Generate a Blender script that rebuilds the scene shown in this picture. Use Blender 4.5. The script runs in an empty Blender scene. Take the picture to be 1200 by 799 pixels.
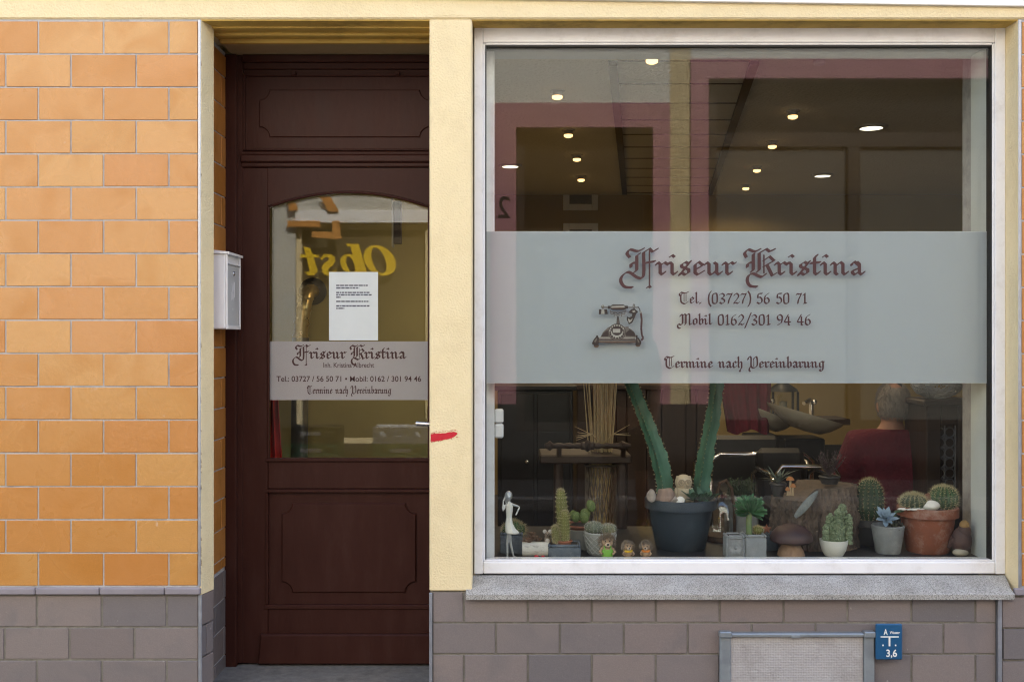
import bpy, math, random
from mathutils import Vector, Matrix
R = math.radians
random.seed(7)
SC = bpy.context.scene
COL = SC.collection

# ------------------------------------------------------------------ camera, sky, sun, exposure
SCL = 310.0        # photograph pixels per metre on the facade plane (y = 0)
CAMD, CAMZ = 4.0, 1.47
cam = bpy.data.objects.new('camera', bpy.data.cameras.new('camera'))
COL.objects.link(cam)
cam.location = (0, -CAMD, CAMZ)
cam.rotation_euler = (R(90), 0, 0)
cam.data.sensor_width = 36.0
cam.data.lens = 36.0 * CAMD / (1200 / SCL)
cam.data.clip_start, cam.data.clip_end = 0.05, 1500
SC.camera = cam

SUN_EL, SUN_ROT = R(42), R(25)      # the sun stands behind the shop: the facade is in open shade
world = bpy.data.worlds.new('World'); SC.world = world; world.use_nodes = True
wn = world.node_tree.nodes; wl = world.node_tree.links
bg = wn['Background']
sky = wn.new('ShaderNodeTexSky'); sky.sky_type = 'NISHITA'; sky.sun_disc = False
sky.sun_elevation, sky.sun_rotation = SUN_EL, SUN_ROT
sky.air_density, sky.dust_density, sky.ozone_density = 1.0, 4.0, 0.6
wl.new(sky.outputs[0], bg.inputs[0]); bg.inputs[1].default_value = 0.15
sun = bpy.data.objects.new('sun', bpy.data.lights.new('sun', 'SUN')); COL.objects.link(sun)
sun.data.energy, sun.data.angle, sun.data.color = 3.2, R(0.53), (1.0, 0.95, 0.86)
sd = Vector((math.sin(SUN_ROT) * math.cos(SUN_EL), math.cos(SUN_ROT) * math.cos(SUN_EL), math.sin(SUN_EL)))
sun.rotation_euler = sd.to_track_quat('Z', 'Y').to_euler()
sun.location = (6, 12, 18)
vs = SC.view_settings
vs.view_transform, vs.look, vs.gamma, vs.exposure = 'Standard', 'None', 1.0, 2.5
SC.cycles.max_bounces = 8
SC.cycles.diffuse_bounces = 4
SC.cycles.glossy_bounces = 4
SC.cycles.transparent_max_bounces = 16
SC.cycles.caustics_reflective = False
SC.cycles.caustics_refractive = False
SC.cycles.sample_clamp_indirect = 4.0
SC.cycles.use_denoising = True
SC.cycles.use_guiding = True
SC.cycles.filter_width = 1.15
SC.cycles.use_adaptive_sampling = False

def X(px, d=0.0): return (px - 600) / SCL * (CAMD + d) / CAMD
def Z(py, d=0.0): return CAMZ + (400 - py) / SCL * (CAMD + d) / CAMD
def S(n, d=0.0): return n / SCL * (CAMD + d) / CAMD      # a length in pixels at depth d

# ------------------------------------------------------------------ materials
def rgb(c): return (c[0], c[1], c[2], 1.0)

def pmat(name, base, var=None, scale=6, rough=0.6, bump=0.0, bscale=90, spec=0.4, metal=0.0, dirt=None,
         dirt_amt=0.0, dirt_scale=3, stretch=None, coat=0.0, rvar=0.12, sharp=0.25, bdist=0.004):
    m = bpy.data.materials.new(name); m.use_nodes = True
    n = m.node_tree.nodes; l = m.node_tree.links
    b = n['Principled BSDF']
    b.inputs['Roughness'].default_value = rough
    b.inputs['Metallic'].default_value = metal
    b.inputs['Specular IOR Level'].default_value = spec
    b.inputs['Coat Weight'].default_value = coat
    tc = n.new('ShaderNodeTexCoord'); vec = tc.outputs['Object']
    if stretch:
        mp = n.new('ShaderNodeMapping'); mp.inputs['Scale'].default_value = stretch
        l.new(vec, mp.inputs[0]); vec = mp.outputs[0]
    if var is None: var = tuple(min(1, c * 0.82) for c in base)
    no = n.new('ShaderNodeTexNoise'); no.inputs['Scale'].default_value = scale; no.inputs['Detail'].default_value = 6
    no.inputs['Roughness'].default_value = 0.62
    l.new(vec, no.inputs['Vector'])
    rp = n.new('ShaderNodeValToRGB')
    rp.color_ramp.elements[0].position, rp.color_ramp.elements[1].position = 0.5 - sharp, 0.5 + sharp
    rp.color_ramp.elements[0].color, rp.color_ramp.elements[1].color = rgb(var), rgb(base)
    l.new(no.outputs[0], rp.inputs[0]); col = rp.outputs[0]
    if dirt is not None:
        n2 = n.new('ShaderNodeTexNoise'); n2.inputs['Scale'].default_value = dirt_scale; n2.inputs['Detail'].default_value = 8
        n2.inputs['Roughness'].default_value = 0.75
        l.new(vec, n2.inputs['Vector'])
        r2 = n.new('ShaderNodeValToRGB'); r2.color_ramp.elements[0].position = 0.5; r2.color_ramp.elements[1].position = 0.74
        r2.color_ramp.elements[1].color = (dirt_amt,) * 3 + (1,)
        l.new(n2.outputs[0], r2.inputs[0])
        mx = n.new('ShaderNodeMix'); mx.data_type = 'RGBA'
        l.new(r2.outputs[0], mx.inputs[0]); l.new(col, mx.inputs[6]); mx.inputs[7].default_value = rgb(dirt)
        col = mx.outputs[2]
    l.new(col, b.inputs['Base Color'])
    mr = n.new('ShaderNodeMapRange'); mr.inputs[3].default_value = max(0.02, rough - rvar); mr.inputs[4].default_value = min(1, rough + rvar)
    l.new(no.outputs[0], mr.inputs[0]); l.new(mr.outputs[0], b.inputs['Roughness'])
    if bump:
        nb = n.new('ShaderNodeTexNoise'); nb.inputs['Scale'].default_value = bscale; nb.inputs['Detail'].default_value = 4
        l.new(vec, nb.inputs['Vector'])
        bp = n.new('ShaderNodeBump'); bp.inputs['Strength'].default_value = bump; bp.inputs['Distance'].default_value = bdist
        l.new(nb.outputs[0], bp.inputs['Height']); l.new(bp.outputs[0], b.inputs['Normal'])
    return m

def tile_mat(name, cols, cloud, rough=0.4, bump=0.25, cloud_amt=0.8, spec=0.4, speck=(0.75, 0.72, 0.68), speck_amt=0.25):
    """glazed clinker tile: every tile its own tone, with cloudy firing marks"""
    m = bpy.data.materials.new(name); m.use_nodes = True
    n = m.node_tree.nodes; l = m.node_tree.links; b = n['Principled BSDF']
    b.inputs['Specular IOR Level'].default_value = spec
    g = n.new('ShaderNodeNewGeometry'); rnd = g.outputs['Random Per Island']
    rp = n.new('ShaderNodeValToRGB'); e = rp.color_ramp.elements
    for i, c in enumerate(cols):
        if i < 2: k = e[i]; k.position = i / (len(cols) - 1)
        else: k = e.new(i / (len(cols) - 1))
        k.color = rgb(c)
    e[1].position = 1 / (len(cols) - 1)
    l.new(rnd, rp.inputs[0])
    tc = n.new('ShaderNodeTexCoord')
    cb = n.new('ShaderNodeCombineXYZ')
    ml = n.new('ShaderNodeMath'); ml.operation = 'MULTIPLY'; ml.inputs[1].default_value = 57.0
    l.new(rnd, ml.inputs[0]); l.new(ml.outputs[0], cb.inputs[1]); l.new(ml.outputs[0], cb.inputs[2])
    ad = n.new('ShaderNodeVectorMath'); ad.operation = 'ADD'
    l.new(tc.outputs['Object'], ad.inputs[0]); l.new(cb.outputs[0], ad.inputs[1])
    no = n.new('ShaderNodeTexNoise'); no.inputs['Scale'].default_value = 5.5; no.inputs['Detail'].default_value = 3
    no.inputs['Distortion'].default_value = 0.8
    l.new(ad.outputs[0], no.inputs['Vector'])
    r2 = n.new('ShaderNodeValToRGB'); r2.color_ramp.elements[0].position = 0.49; r2.color_ramp.elements[1].position = 0.74
    r2.color_ramp.elements[1].color = (cloud_amt,) * 3 + (1,)
    l.new(no.outputs[0], r2.inputs[0])
    mx = n.new('ShaderNodeMix'); mx.data_type = 'RGBA'
    l.new(r2.outputs[0], mx.inputs[0]); l.new(rp.outputs[0], mx.inputs[6]); mx.inputs[7].default_value = rgb(cloud)
    n4 = n.new('ShaderNodeTexNoise'); n4.inputs['Scale'].default_value = 260; n4.inputs['Detail'].default_value = 3
    l.new(tc.outputs['Object'], n4.inputs['Vector'])
    r4 = n.new('ShaderNodeValToRGB'); r4.color_ramp.elements[0].position = 0.4; r4.color_ramp.elements[1].position = 0.75
    r4.color_ramp.elements[0].color = (0.9, 0.9, 0.9, 1); r4.color_ramp.elements[1].color = (1.06, 1.06, 1.06, 1)
    l.new(n4.outputs[0], r4.inputs[0])
    m4 = n.new('ShaderNodeMix'); m4.data_type = 'RGBA'; m4.blend_type = 'MULTIPLY'; m4.inputs[0].default_value = 1
    l.new(mx.outputs[2], m4.inputs[6]); l.new(r4.outputs[0], m4.inputs[7])
    n5 = n.new('ShaderNodeTexNoise'); n5.inputs['Scale'].default_value = 30; n5.inputs['Detail'].default_value = 5
    l.new(ad.outputs[0], n5.inputs['Vector'])
    r5 = n.new('ShaderNodeValToRGB'); r5.color_ramp.elements[0].position = 0.72; r5.color_ramp.elements[1].position = 0.80
    r5.color_ramp.elements[1].color = (speck_amt,) * 3 + (1,)
    l.new(n5.outputs[0], r5.inputs[0])
    m5 = n.new('ShaderNodeMix'); m5.data_type = 'RGBA'
    l.new(r5.outputs[0], m5.inputs[0]); l.new(m4.outputs[2], m5.inputs[6]); m5.inputs[7].default_value = rgb(speck)
    l.new(m5.outputs[2], b.inputs['Base Color'])
    mr = n.new('ShaderNodeMapRange'); mr.inputs[3].default_value = rough - 0.12; mr.inputs[4].default_value = rough + 0.2
    l.new(no.outputs[0], mr.inputs[0]); l.new(mr.outputs[0], b.inputs['Roughness'])
    bp = n.new('ShaderNodeBump'); bp.inputs['Strength'].default_value = bump; bp.inputs['Distance'].default_value = 0.002
    n6 = n.new('ShaderNodeTexNoise'); n6.inputs['Scale'].default_value = 70; n6.inputs['Detail'].default_value = 5
    l.new(ad.outputs[0], n6.inputs['Vector']); l.new(n6.outputs[0], bp.inputs['Height']); l.new(bp.outputs[0], b.inputs['Normal'])
    return m

def granite_mat(name):
    m = bpy.data.materials.new(name); m.use_nodes = True
    n = m.node_tree.nodes; l = m.node_tree.links; b = n['Principled BSDF']
    tc = n.new('ShaderNodeTexCoord')
    v = n.new('ShaderNodeTexVoronoi'); v.inputs['Scale'].default_value = 420
    l.new(tc.outputs['Object'], v.inputs['Vector'])
    rp = n.new('ShaderNodeValToRGB'); e = rp.color_ramp.elements
    e[0].color = (0.15, 0.145, 0.14, 1); e[1].color = (0.52, 0.51, 0.49, 1); e[0].position = 0.08
    k = e.new(0.35); k.color = (0.33, 0.325, 0.31, 1); k = e.new(0.7); k.color = (0.41, 0.40, 0.39, 1)
    sp = n.new('ShaderNodeSeparateColor'); l.new(v.outputs['Color'], sp.inputs[0]); l.new(sp.outputs[0], rp.inputs[0])
    no = n.new('ShaderNodeTexNoise'); no.inputs['Scale'].default_value = 9; no.inputs['Detail'].default_value = 6
    l.new(tc.outputs['Object'], no.inputs['Vector'])
    r2 = n.new('ShaderNodeValToRGB'); r2.color_ramp.elements[0].position = 0.3; r2.color_ramp.elements[1].position = 0.7
    r2.color_ramp.elements[0].color = (0.75, 0.74, 0.72, 1); r2.color_ramp.elements[1].color = (1.05, 1.05, 1.05, 1)
    l.new(no.outputs[0], r2.inputs[0])
    mx = n.new('ShaderNodeMix'); mx.data_type = 'RGBA'; mx.blend_type = 'MULTIPLY'; mx.inputs[0].default_value = 1
    l.new(rp.outputs[0], mx.inputs[6]); l.new(r2.outputs[0], mx.inputs[7]); l.new(mx.outputs[2], b.inputs['Base Color'])
    b.inputs['Roughness'].default_value = 0.55
    bp = n.new('ShaderNodeBump'); bp.inputs['Strength'].default_value = 0.3; bp.inputs['Distance'].default_value = 0.002
    l.new(v.outputs['Distance'], bp.inputs['Height']); l.new(bp.outputs[0], b.inputs['Normal'])
    return m

def glass_mat(name, f0=0.06, tint=(0.95, 0.965, 0.955), rough=0.0):
    """clear pane: lets light straight through, mirrors a part of it, more at grazing angles"""
    m = bpy.data.materials.new(name); m.use_nodes = True
    n = m.node_tree.nodes; l = m.node_tree.links; n.remove(n['Principled BSDF'])
    t = n.new('ShaderNodeBsdfTransparent'); t.inputs[0].default_value = rgb(tint)
    g = n.new('ShaderNodeBsdfGlossy'); g.inputs['Roughness'].default_value = rough; g.inputs[0].default_value = (1, 1, 1, 1)
    lw = n.new('ShaderNodeLayerWeight'); lw.inputs[0].default_value = 0.5
    pw = n.new('ShaderNodeMath'); pw.operation = 'POWER'; pw.inputs[1].default_value = 5
    ma = n.new('ShaderNodeMath'); ma.operation = 'MULTIPLY_ADD'; ma.inputs[1].default_value = 1 - f0; ma.inputs[2].default_value = f0
    l.new(lw.outputs['Facing'], pw.inputs[0]); l.new(pw.outputs[0], ma.inputs[0])
    mx = n.new('ShaderNodeMixShader'); l.new(ma.outputs[0], mx.inputs[0]); l.new(t.outputs[0], mx.inputs[1]); l.new(g.outputs[0], mx.inputs[2])
    l.new(mx.outputs[0], n['Material Output'].inputs[0])
    return m

def film_mat(name, col, trans=0.25):
    m = bpy.data.materials.new(name); m.use_nodes = True
    n = m.node_tree.nodes; l = m.node_tree.links; n.remove(n['Principled BSDF'])
    tc = n.new('ShaderNodeTexCoord')
    no = n.new('ShaderNodeTexNoise'); no.inputs['Scale'].default_value = 420; no.inputs['Detail'].default_value = 2
    l.new(tc.outputs['Object'], no.inputs['Vector'])
    rp = n.new('ShaderNodeValToRGB'); rp.color_ramp.elements[0].position = 0.3; rp.color_ramp.elements[1].position = 0.7
    rp.color_ramp.elements[0].color = rgb(tuple(c * 0.9 for c in col)); rp.color_ramp.elements[1].color = rgb(tuple(c * 1.06 for c in col))
    l.new(no.outputs[0], rp.inputs[0])
    d = n.new('ShaderNodeBsdfDiffuse'); t = n.new('ShaderNodeBsdfTranslucent')
    l.new(rp.outputs[0], d.inputs[0]); l.new(rp.outputs[0], t.inputs[0])
    mx = n.new('ShaderNodeMixShader'); mx.inputs[0].default_value = trans
    l.new(d.outputs[0], mx.inputs[1]); l.new(t.outputs[0], mx.inputs[2]); l.new(mx.outputs[0], n['Material Output'].inputs[0])
    return m

def emit_mat(name, col, strength):
    m = bpy.data.materials.new(name); m.use_nodes = True
    n = m.node_tree.nodes; b = n['Principled BSDF']
    b.inputs['Base Color'].default_value = rgb(col); b.inputs['Emission Color'].default_value = rgb(col)
    b.inputs['Emission Strength'].default_value = strength
    return m

# ------------------------------------------------------------------ mesh builder
class MB:
    def __init__(s): s.v, s.f, s.m, s.s = [], [], [], []
    def add(s, verts, faces, mat=0, smooth=False, M=None):
        o = len(s.v)
        s.v += [tuple(M @ Vector(p)) for p in verts] if M else [tuple(p) for p in verts]
        for f in faces: s.f.append([i + o for i in f]); s.m.append(mat); s.s.append(smooth)
        return s
    def box(s, x0, x1, y0, y1, z0, z1, mat=0, M=None):
        v = [(x0,y0,z0),(x1,y0,z0),(x1,y1,z0),(x0,y1,z0),(x0,y0,z1),(x1,y0,z1),(x1,y1,z1),(x0,y1,z1)]
        return s.add(v, [(0,3,2,1),(4,5,6,7),(0,1,5,4),(1,2,6,5),(2,3,7,6),(3,0,4,7)], mat, False, M)
    def cbox(s, x0, x1, y0, y1, z0, z1, b=0.004, mat=0, M=None):
        """box with chamfered edges"""
        b = min(b, (x1-x0)*.45, (y1-y0)*.45, (z1-z0)*.45)
        v, idx = [], {}
        for i in (0,1):
            for j in (0,1):
                for k in (0,1):
                    for a in range(3):
                        p = [(x0,x1)[i], (y0,y1)[j], (z0,z1)[k]]
                        sg = [(1,-1)[i], (1,-1)[j], (1,-1)[k]]
                        for c in range(3):
                            if c != a: p[c] += sg[c]*b
                        idx[i,j,k,a] = len(v); v.append(p)
        fs = []
        for a in range(3):
            o1, o2 = (a+1)%3, (a+2)%3
            for sd_ in (0,1):
                q = []
                for (p1,p2) in ((0,0),(1,0),(1,1),(0,1)):
                    c = [0,0,0]; c[a]=sd_; c[o1]=p1; c[o2]=p2; q.append(idx[c[0],c[1],c[2],a])
                fs.append(q if sd_ else q[::-1])
            for p1 in (0,1):
                for p2 in (0,1):
                    c0=[0,0,0]; c0[o1]=p1; c0[o2]=p2; c1=list(c0); c1[a]=1
                    q=[idx[(*c0,o1)],idx[(*c1,o1)],idx[(*c1,o2)],idx[(*c0,o2)]]
                    fs.append(q if (p1 == p2) else q[::-1])
        for i in (0,1):
            for j in (0,1):
                for k in (0,1):
                    q=[idx[i,j,k,0],idx[i,j,k,1],idx[i,j,k,2]]
                    fs.append(q if (i+j+k)%2 else q[::-1])
        return s.add(v, fs, mat, False, M)
    def prism(s, poly, y0, y1, mat=0, ch=0.0, M=None):
        """XZ polygon (counter-clockwise seen from -y) from front y0 to back y1, front edge chamfered by ch"""
        n = len(poly); v = []; fs = []
        if ch:
            inn = offset_poly(poly, ch)
            v += [(p[0], y0, p[1]) for p in inn] + [(p[0], y0+ch, p[1]) for p in poly] + [(p[0], y1, p[1]) for p in poly]
            fs.append(list(range(n)))
            for r in (0,1):
                for i in range(n):
                    j=(i+1)%n; fs.append((r*n+i, (r+1)*n+i, (r+1)*n+j, r*n+j))
            fs.append(list(range(2*n, 3*n))[::-1])
        else:
            v += [(p[0], y0, p[1]) for p in poly] + [(p[0], y1, p[1]) for p in poly]
            fs.append(list(range(n))); fs.append(list(range(n, 2*n))[::-1])
            for i in range(n):
                j=(i+1)%n; fs.append((i, n+i, n+j, j))
        return s.add(v, fs, mat, False, M)
    def tube(s, pts, rad, n=8, mat=0, M=None, closed=False, sq=1.0, smooth=True):
        pts = [Vector(p) for p in pts]; k = len(pts)
        if not hasattr(rad, '__len__'): rad = [rad]*k
        v, fs = [], []; up = None
        for i, p in enumerate(pts):
            t = (pts[(i+1)%k] - pts[i-1]) if (closed or 0 < i < k-1) else (pts[1]-pts[0] if i == 0 else pts[-1]-pts[-2])
            t = t.normalized() if t.length > 1e-9 else Vector((0,0,1))
            if up is None:
                up = Vector((0,1,0)) if abs(t.y) < 0.9 else Vector((1,0,0))
            a = (up - t*up.dot(t)); a = a.normalized() if a.length > 1e-6 else t.orthogonal().normalized()
            up = a; b = t.cross(a)
            for q in range(n):
                an = 2*math.pi*q/n
                v.append(p + (a*math.cos(an)*sq + b*math.sin(an))*rad[i])
        for i in range(k if closed else k-1):
            for q in range(n):
                i2=(i+1)%k; q2=(q+1)%n
                fs.append((i*n+q, i*n+q2, i2*n+q2, i2*n+q))
        if not closed:
            fs.append(list(range(n))[::-1]); fs.append(list(range((k-1)*n, k*n)))
        return s.add(v, fs, mat, smooth, M)
    def lathe(s, prof, n=24, c=(0,0,0), mat=0, M=None, smooth=True, wob=None):
        """profile of (radius, z), revolved about z"""
        v, fs = [], []; k = len(prof)
        for i,(r,z) in enumerate(prof):
            for q in range(n):
                an = 2*math.pi*q/n; rr = r*(wob(an, z) if wob else 1)
                v.append((c[0]+rr*math.cos(an), c[1]+rr*math.sin(an), c[2]+z))
        for i in range(k-1):
            for q in range(n):
                q2=(q+1)%n; fs.append((i*n+q, i*n+q2, (i+1)*n+q2, (i+1)*n+q))
        if prof[0][0] > 1e-5: fs.append(list(range(n))[::-1])
        if prof[-1][0] > 1e-5: fs.append(list(range((k-1)*n, k*n)))
        return s.add(v, fs, mat, smooth, M)
    def ell(s, c, r, nu=16, nv=10, mat=0, M=None, fn=None):
        if not hasattr(r, '__len__'): r = (r,r,r)
        v=[(0,0,-1)]; fs=[]
        for j in range(1,nv):
            th = math.pi*j/nv - math.pi/2
            for i in range(nu):
                ph=2*math.pi*i/nu; v.append((math.cos(th)*math.cos(ph), math.cos(th)*math.sin(ph), math.sin(th)))
        v.append((0,0,1)); t=len(v)-1
        for i in range(nu):
            i2=(i+1)%nu; fs.append((0,1+i2,1+i)); fs.append((t, 1+(nv-2)*nu+i, 1+(nv-2)*nu+i2))
            for j in range(nv-2):
                fs.append((1+j*nu+i, 1+j*nu+i2, 1+(j+1)*nu+i2, 1+(j+1)*nu+i))
        if fn: v=[tuple(Vector(p)*fn(*p)) for p in v]
        v=[(c[0]+p[0]*r[0], c[1]+p[1]*r[1], c[2]+p[2]*r[2]) for p in v]
        return s.add(v, fs, mat, True, M)
    def leaf(s, base, direction, length, width, up=(0,0,1), cup=0.25, mat=0, thick=0.0, tipw=0.0, n=5, droop=0.0):
        """pointed leaf, a little folded along its midrib, fleshy if thick"""
        d = Vector(direction).normalized(); u = Vector(up); u = u - d*u.dot(d)
        u = u.normalized() if u.length > 1e-5 else d.orthogonal().normalized()
        w = d.cross(u); v=[]; fs=[]; b=Vector(base)
        for i in range(n+1):
            t=i/n; ww = width*(math.sin(math.pi*min(1, 0.12+0.88*t*0.97))**0.8) if i<n else width*tipw*0.5
            p=b+d*length*t - u*droop*length*t*t
            v += [p-w*ww*.5+u*cup*ww*.5, p-u*thick*(1-t*.6), p+w*ww*.5+u*cup*ww*.5, p+u*thick*(1-t*.6)*.6]
        for i in range(n):
            o=i*4
            for q in range(4):
                q2=(q+1)%4; fs.append((o+q,o+q2,o+4+q2,o+4+q))
        fs.append((n*4,n*4+1,n*4+2,n*4+3))
        return s.add(v, fs, mat, True)
    def spike(s, p, d, length, r, mat=0):
        d=Vector(d).normalized(); a=d.orthogonal().normalized(); b=d.cross(a); p=Vector(p)
        v=[p+a*r, p-a*.5*r+b*.87*r, p-a*.5*r-b*.87*r, p+d*length]
        return s.add(v, [(0,1,3),(1,2,3),(2,0,3)], mat, False)
    def build(s, name, mats, parent=None, sharp=38):
        me = bpy.data.meshes.new(name); me.from_pydata(s.v, [], s.f)
        if not isinstance(mats, (list, tuple)): mats = [mats]
        for m in mats: me.materials.append(m)
        me.polygons.foreach_set('material_index', s.m)
        me.polygons.foreach_set('use_smooth', s.s)
        me.update()
        if any(s.s): me.set_sharp_from_angle(angle=R(sharp))
        o = bpy.data.objects.new(name, me); COL.objects.link(o)
        if parent: attach(o, parent)
        return o

def attach(o, p):
    o.parent = p
    if p.parent is None and p.type == 'EMPTY':
        o.matrix_parent_inverse = p.matrix_basis.inverted()

def offset_poly(poly, d):
    n=len(poly); out=[]
    for i in range(n):
        p0,p1,p2=Vector(poly[i-1]),Vector(poly[i]),Vector(poly[(i+1)%n])
        e1=(p1-p0).normalized(); e2=(p2-p1).normalized()
        n1=Vector((-e1.y,e1.x)); n2=Vector((-e2.y,e2.x)); m=n1+n2
        if m.length<1e-6: m=n1
        m=m.normalized(); k=d/max(0.4, m.dot(n1)); out.append(tuple(p1+m*k))
    return out

def tag(o, label, cat, group=None, kind=None):
    if label: o['label'] = label
    if cat: o['category'] = cat
    if group: o['group'] = group
    if kind: o['kind'] = kind
    return o
def thing(name, label, cat, loc=(0,0,0), group=None):
    o = bpy.data.objects.new(name, None); COL.objects.link(o)
    o.location = loc; o.empty_display_size = 0.05
    o.matrix_basis = Matrix.Translation(loc)
    return tag(o, label, cat, group)
def struct(o): o['kind'] = 'structure'; return o
def local(o, p):        # child whose mesh is written round the thing's own base
    o.parent = p; o.matrix_parent_inverse = Matrix.Identity(4); return o
def copy_tree(o, parent=None):
    c = o.copy(); COL.objects.link(c); c.parent = parent
    for ch in list(o.children): copy_tree(ch, c)
    return c

def solid_from(verts, faces=None, edges=None, radii=None, voxel=0.0, sub=2, root=0, extra=None, smooth_it=4):
    """one continuous body: skinned joints, optionally fused with extra shapes"""
    vv, ff = [], []
    if edges:
        me = bpy.data.meshes.new('tmp'); me.from_pydata(verts, edges, [])
        o = bpy.data.objects.new('tmp', me); COL.objects.link(o)
        o.modifiers.new('s', 'SKIN')
        for i, r in enumerate(radii):
            sv = me.skin_vertices[0].data[i]; sv.radius = (r, r) if not hasattr(r, '__len__') else r; sv.use_root = (i == root)
        if sub:
            ms = o.modifiers.new('u', 'SUBSURF'); ms.levels = sub; ms.render_levels = sub
        ev = o.evaluated_get(bpy.context.evaluated_depsgraph_get()); m2 = ev.to_mesh()
        vv = [tuple(v.co) for v in m2.vertices]; ff = [list(p.vertices) for p in m2.polygons]
        ev.to_mesh_clear(); bpy.data.objects.remove(o); bpy.data.meshes.remove(me)
    else:
        vv, ff = list(verts), list(faces)
    if extra:
        k = len(vv); vv += extra.v; ff += [[i+k for i in f] for f in extra.f]
    if voxel:
        me = bpy.data.meshes.new('tmp'); me.from_pydata(vv, [], ff)
        o = bpy.data.objects.new('tmp', me); COL.objects.link(o)
        rm = o.modifiers.new('r', 'REMESH'); rm.mode = 'VOXEL'; rm.voxel_size = voxel
        sm = o.modifiers.new('m', 'SMOOTH'); sm.iterations = smooth_it; sm.factor = 0.5
        ev = o.evaluated_get(bpy.context.evaluated_depsgraph_get()); m2 = ev.to_mesh()
        vv = [tuple(v.co) for v in m2.vertices]; ff = [list(p.vertices) for p in m2.polygons]
        ev.to_mesh_clear(); bpy.data.objects.remove(o); bpy.data.meshes.remove(me)
    b = MB(); b.add(vv, ff, 0, True); return b

# ------------------------------------------------------------------ shared materials
ORANGE = tile_mat('orange clinker', [(0.475,0.20,0.042),(0.51,0.24,0.066),(0.495,0.205,0.052),(0.535,0.275,0.085),(0.49,0.23,0.056)], (0.42,0.155,0.012), rough=0.25, spec=.5, cloud_amt=.6)
GREY_T = tile_mat('grey clinker', [(0.182,0.152,0.148),(0.232,0.192,0.18),(0.155,0.14,0.145),(0.21,0.178,0.173),(0.20,0.16,0.15)], (0.15,0.135,0.14), rough=0.45, bump=0.35, cloud_amt=0.7, speck_amt=0.35)
SHADED_T = tile_mat('shaded jamb clinker', [(0.42,0.17,0.035),(0.50,0.22,0.06),(0.45,0.19,0.05)], (0.36,0.14,0.02), rough=0.38)  # orange clinker toned down: shade of the door recess put into the colour
GROUT = pmat('grout', (0.47,0.47,0.49), (0.36,0.36,0.38), 30, 0.9, 0.5, 200, dirt=(0.12,0.11,0.10), dirt_amt=0.55, dirt_scale=7)
GROUT_D = pmat('dark grout', (0.25,0.235,0.205), (0.13,0.12,0.105), 25, 0.9, 0.5, 200)
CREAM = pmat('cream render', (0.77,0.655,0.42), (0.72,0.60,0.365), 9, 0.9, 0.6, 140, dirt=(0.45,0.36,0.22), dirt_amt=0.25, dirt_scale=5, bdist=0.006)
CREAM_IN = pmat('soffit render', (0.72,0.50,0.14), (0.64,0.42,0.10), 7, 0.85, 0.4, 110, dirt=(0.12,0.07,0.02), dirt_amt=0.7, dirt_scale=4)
SHADE_RENDER = pmat('shaded render', (0.46,0.36,0.22), (0.40,0.31,0.18), 8, 0.9, 0.4, 110)  # deep part of the door soffit: its unlit brown is painted into the colour
WHITE_F = pmat('white fascia paint', (0.86,0.86,0.85), (0.84,0.84,0.83), 4, 0.5)
WHITE_P = pmat('white frame', (0.78,0.78,0.80), (0.73,0.73,0.75), 5, 0.42, 0.05, 60, dirt=(0.33,0.29,0.25), dirt_amt=0.3, dirt_scale=9)
STEEL = pmat('edge profile', (0.42,0.44,0.50), (0.32,0.33,0.37), 20, 0.38, metal=0.7)
BROWN = pmat('brown door paint', (0.044,0.0150,0.0115), (0.034,0.0115,0.009), 14, 0.45, 0.22, 70, spec=0.13, dirt=(0.055,0.030,0.026), dirt_amt=0.3, dirt_scale=14, stretch=(1,1,0.25))
GRANITE = granite_mat('granite')
STEPST = pmat('step stone', (0.22,0.215,0.21), (0.12,0.12,0.12), 30, 0.85, 0.6, 160, dirt=(0.05,0.05,0.05), dirt_amt=0.6, dirt_scale=9)
GLASS = glass_mat('window glass', 0.023)
GLASS_D = glass_mat('door glass', 0.026, (0.93,0.945,0.93))
FILM = film_mat('privacy film', (0.405,0.436,0.464), 0.12)
FILM_D = film_mat('door film', (0.40,0.385,0.39), 0.15)
INK = pmat('maroon vinyl', (0.055,0.016,0.018), (0.045,0.013,0.015), 8, 0.5)
RED = pmat('red spray paint', (0.55,0.012,0.03), (0.42,0.008,0.02), 60, 0.6)

# ------------------------------------------------------------------ the ground
ASPH = pmat('asphalt', (0.06,0.06,0.06), (0.04,0.04,0.042), 40, 0.9, 0.6, 300)
PAVE = pmat('pavement slabs', (0.10,0.098,0.093), (0.07,0.068,0.065), 5, 0.85, 0.4, 120)
struct(MB().add([(-400,-400,-0.12),(400,-400,-0.12),(400,400,-0.12),(-400,400,-0.12)], [(0,1,2,3)]).build('ground', ASPH))
struct(MB().box(-30,30,-1.55,0.6,-0.119,0.0).build('pavement', PAVE))
struct(MB().cbox(-30,30,-1.69,-1.553,-0.119,0.003,0.01).build('kerb', GRANITE))
struct(MB().box(-30,30,-7.2,-5.75,-0.119,0.0).build('far_pavement', PAVE))
struct(MB().cbox(-30,30,-5.747,-5.61,-0.119,0.003,0.01).build('far_kerb', GRANITE))

# ------------------------------------------------------------------ the shop building
shop = thing('shop_building', 'cream rendered hairdresser shopfront with orange tiled wall, brown door and display window', 'building', (0,0.3,0))
xL, xRv = X(236), X(1193)                      # edges of the door recess and of the window recess
zT, zB = Z(24), Z(691)                         # lintel underside, plinth top
PX0, PW, RH, R0 = 6.5, 76.5, 38.95, 25.0       # tile grid of the orange wall

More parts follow.
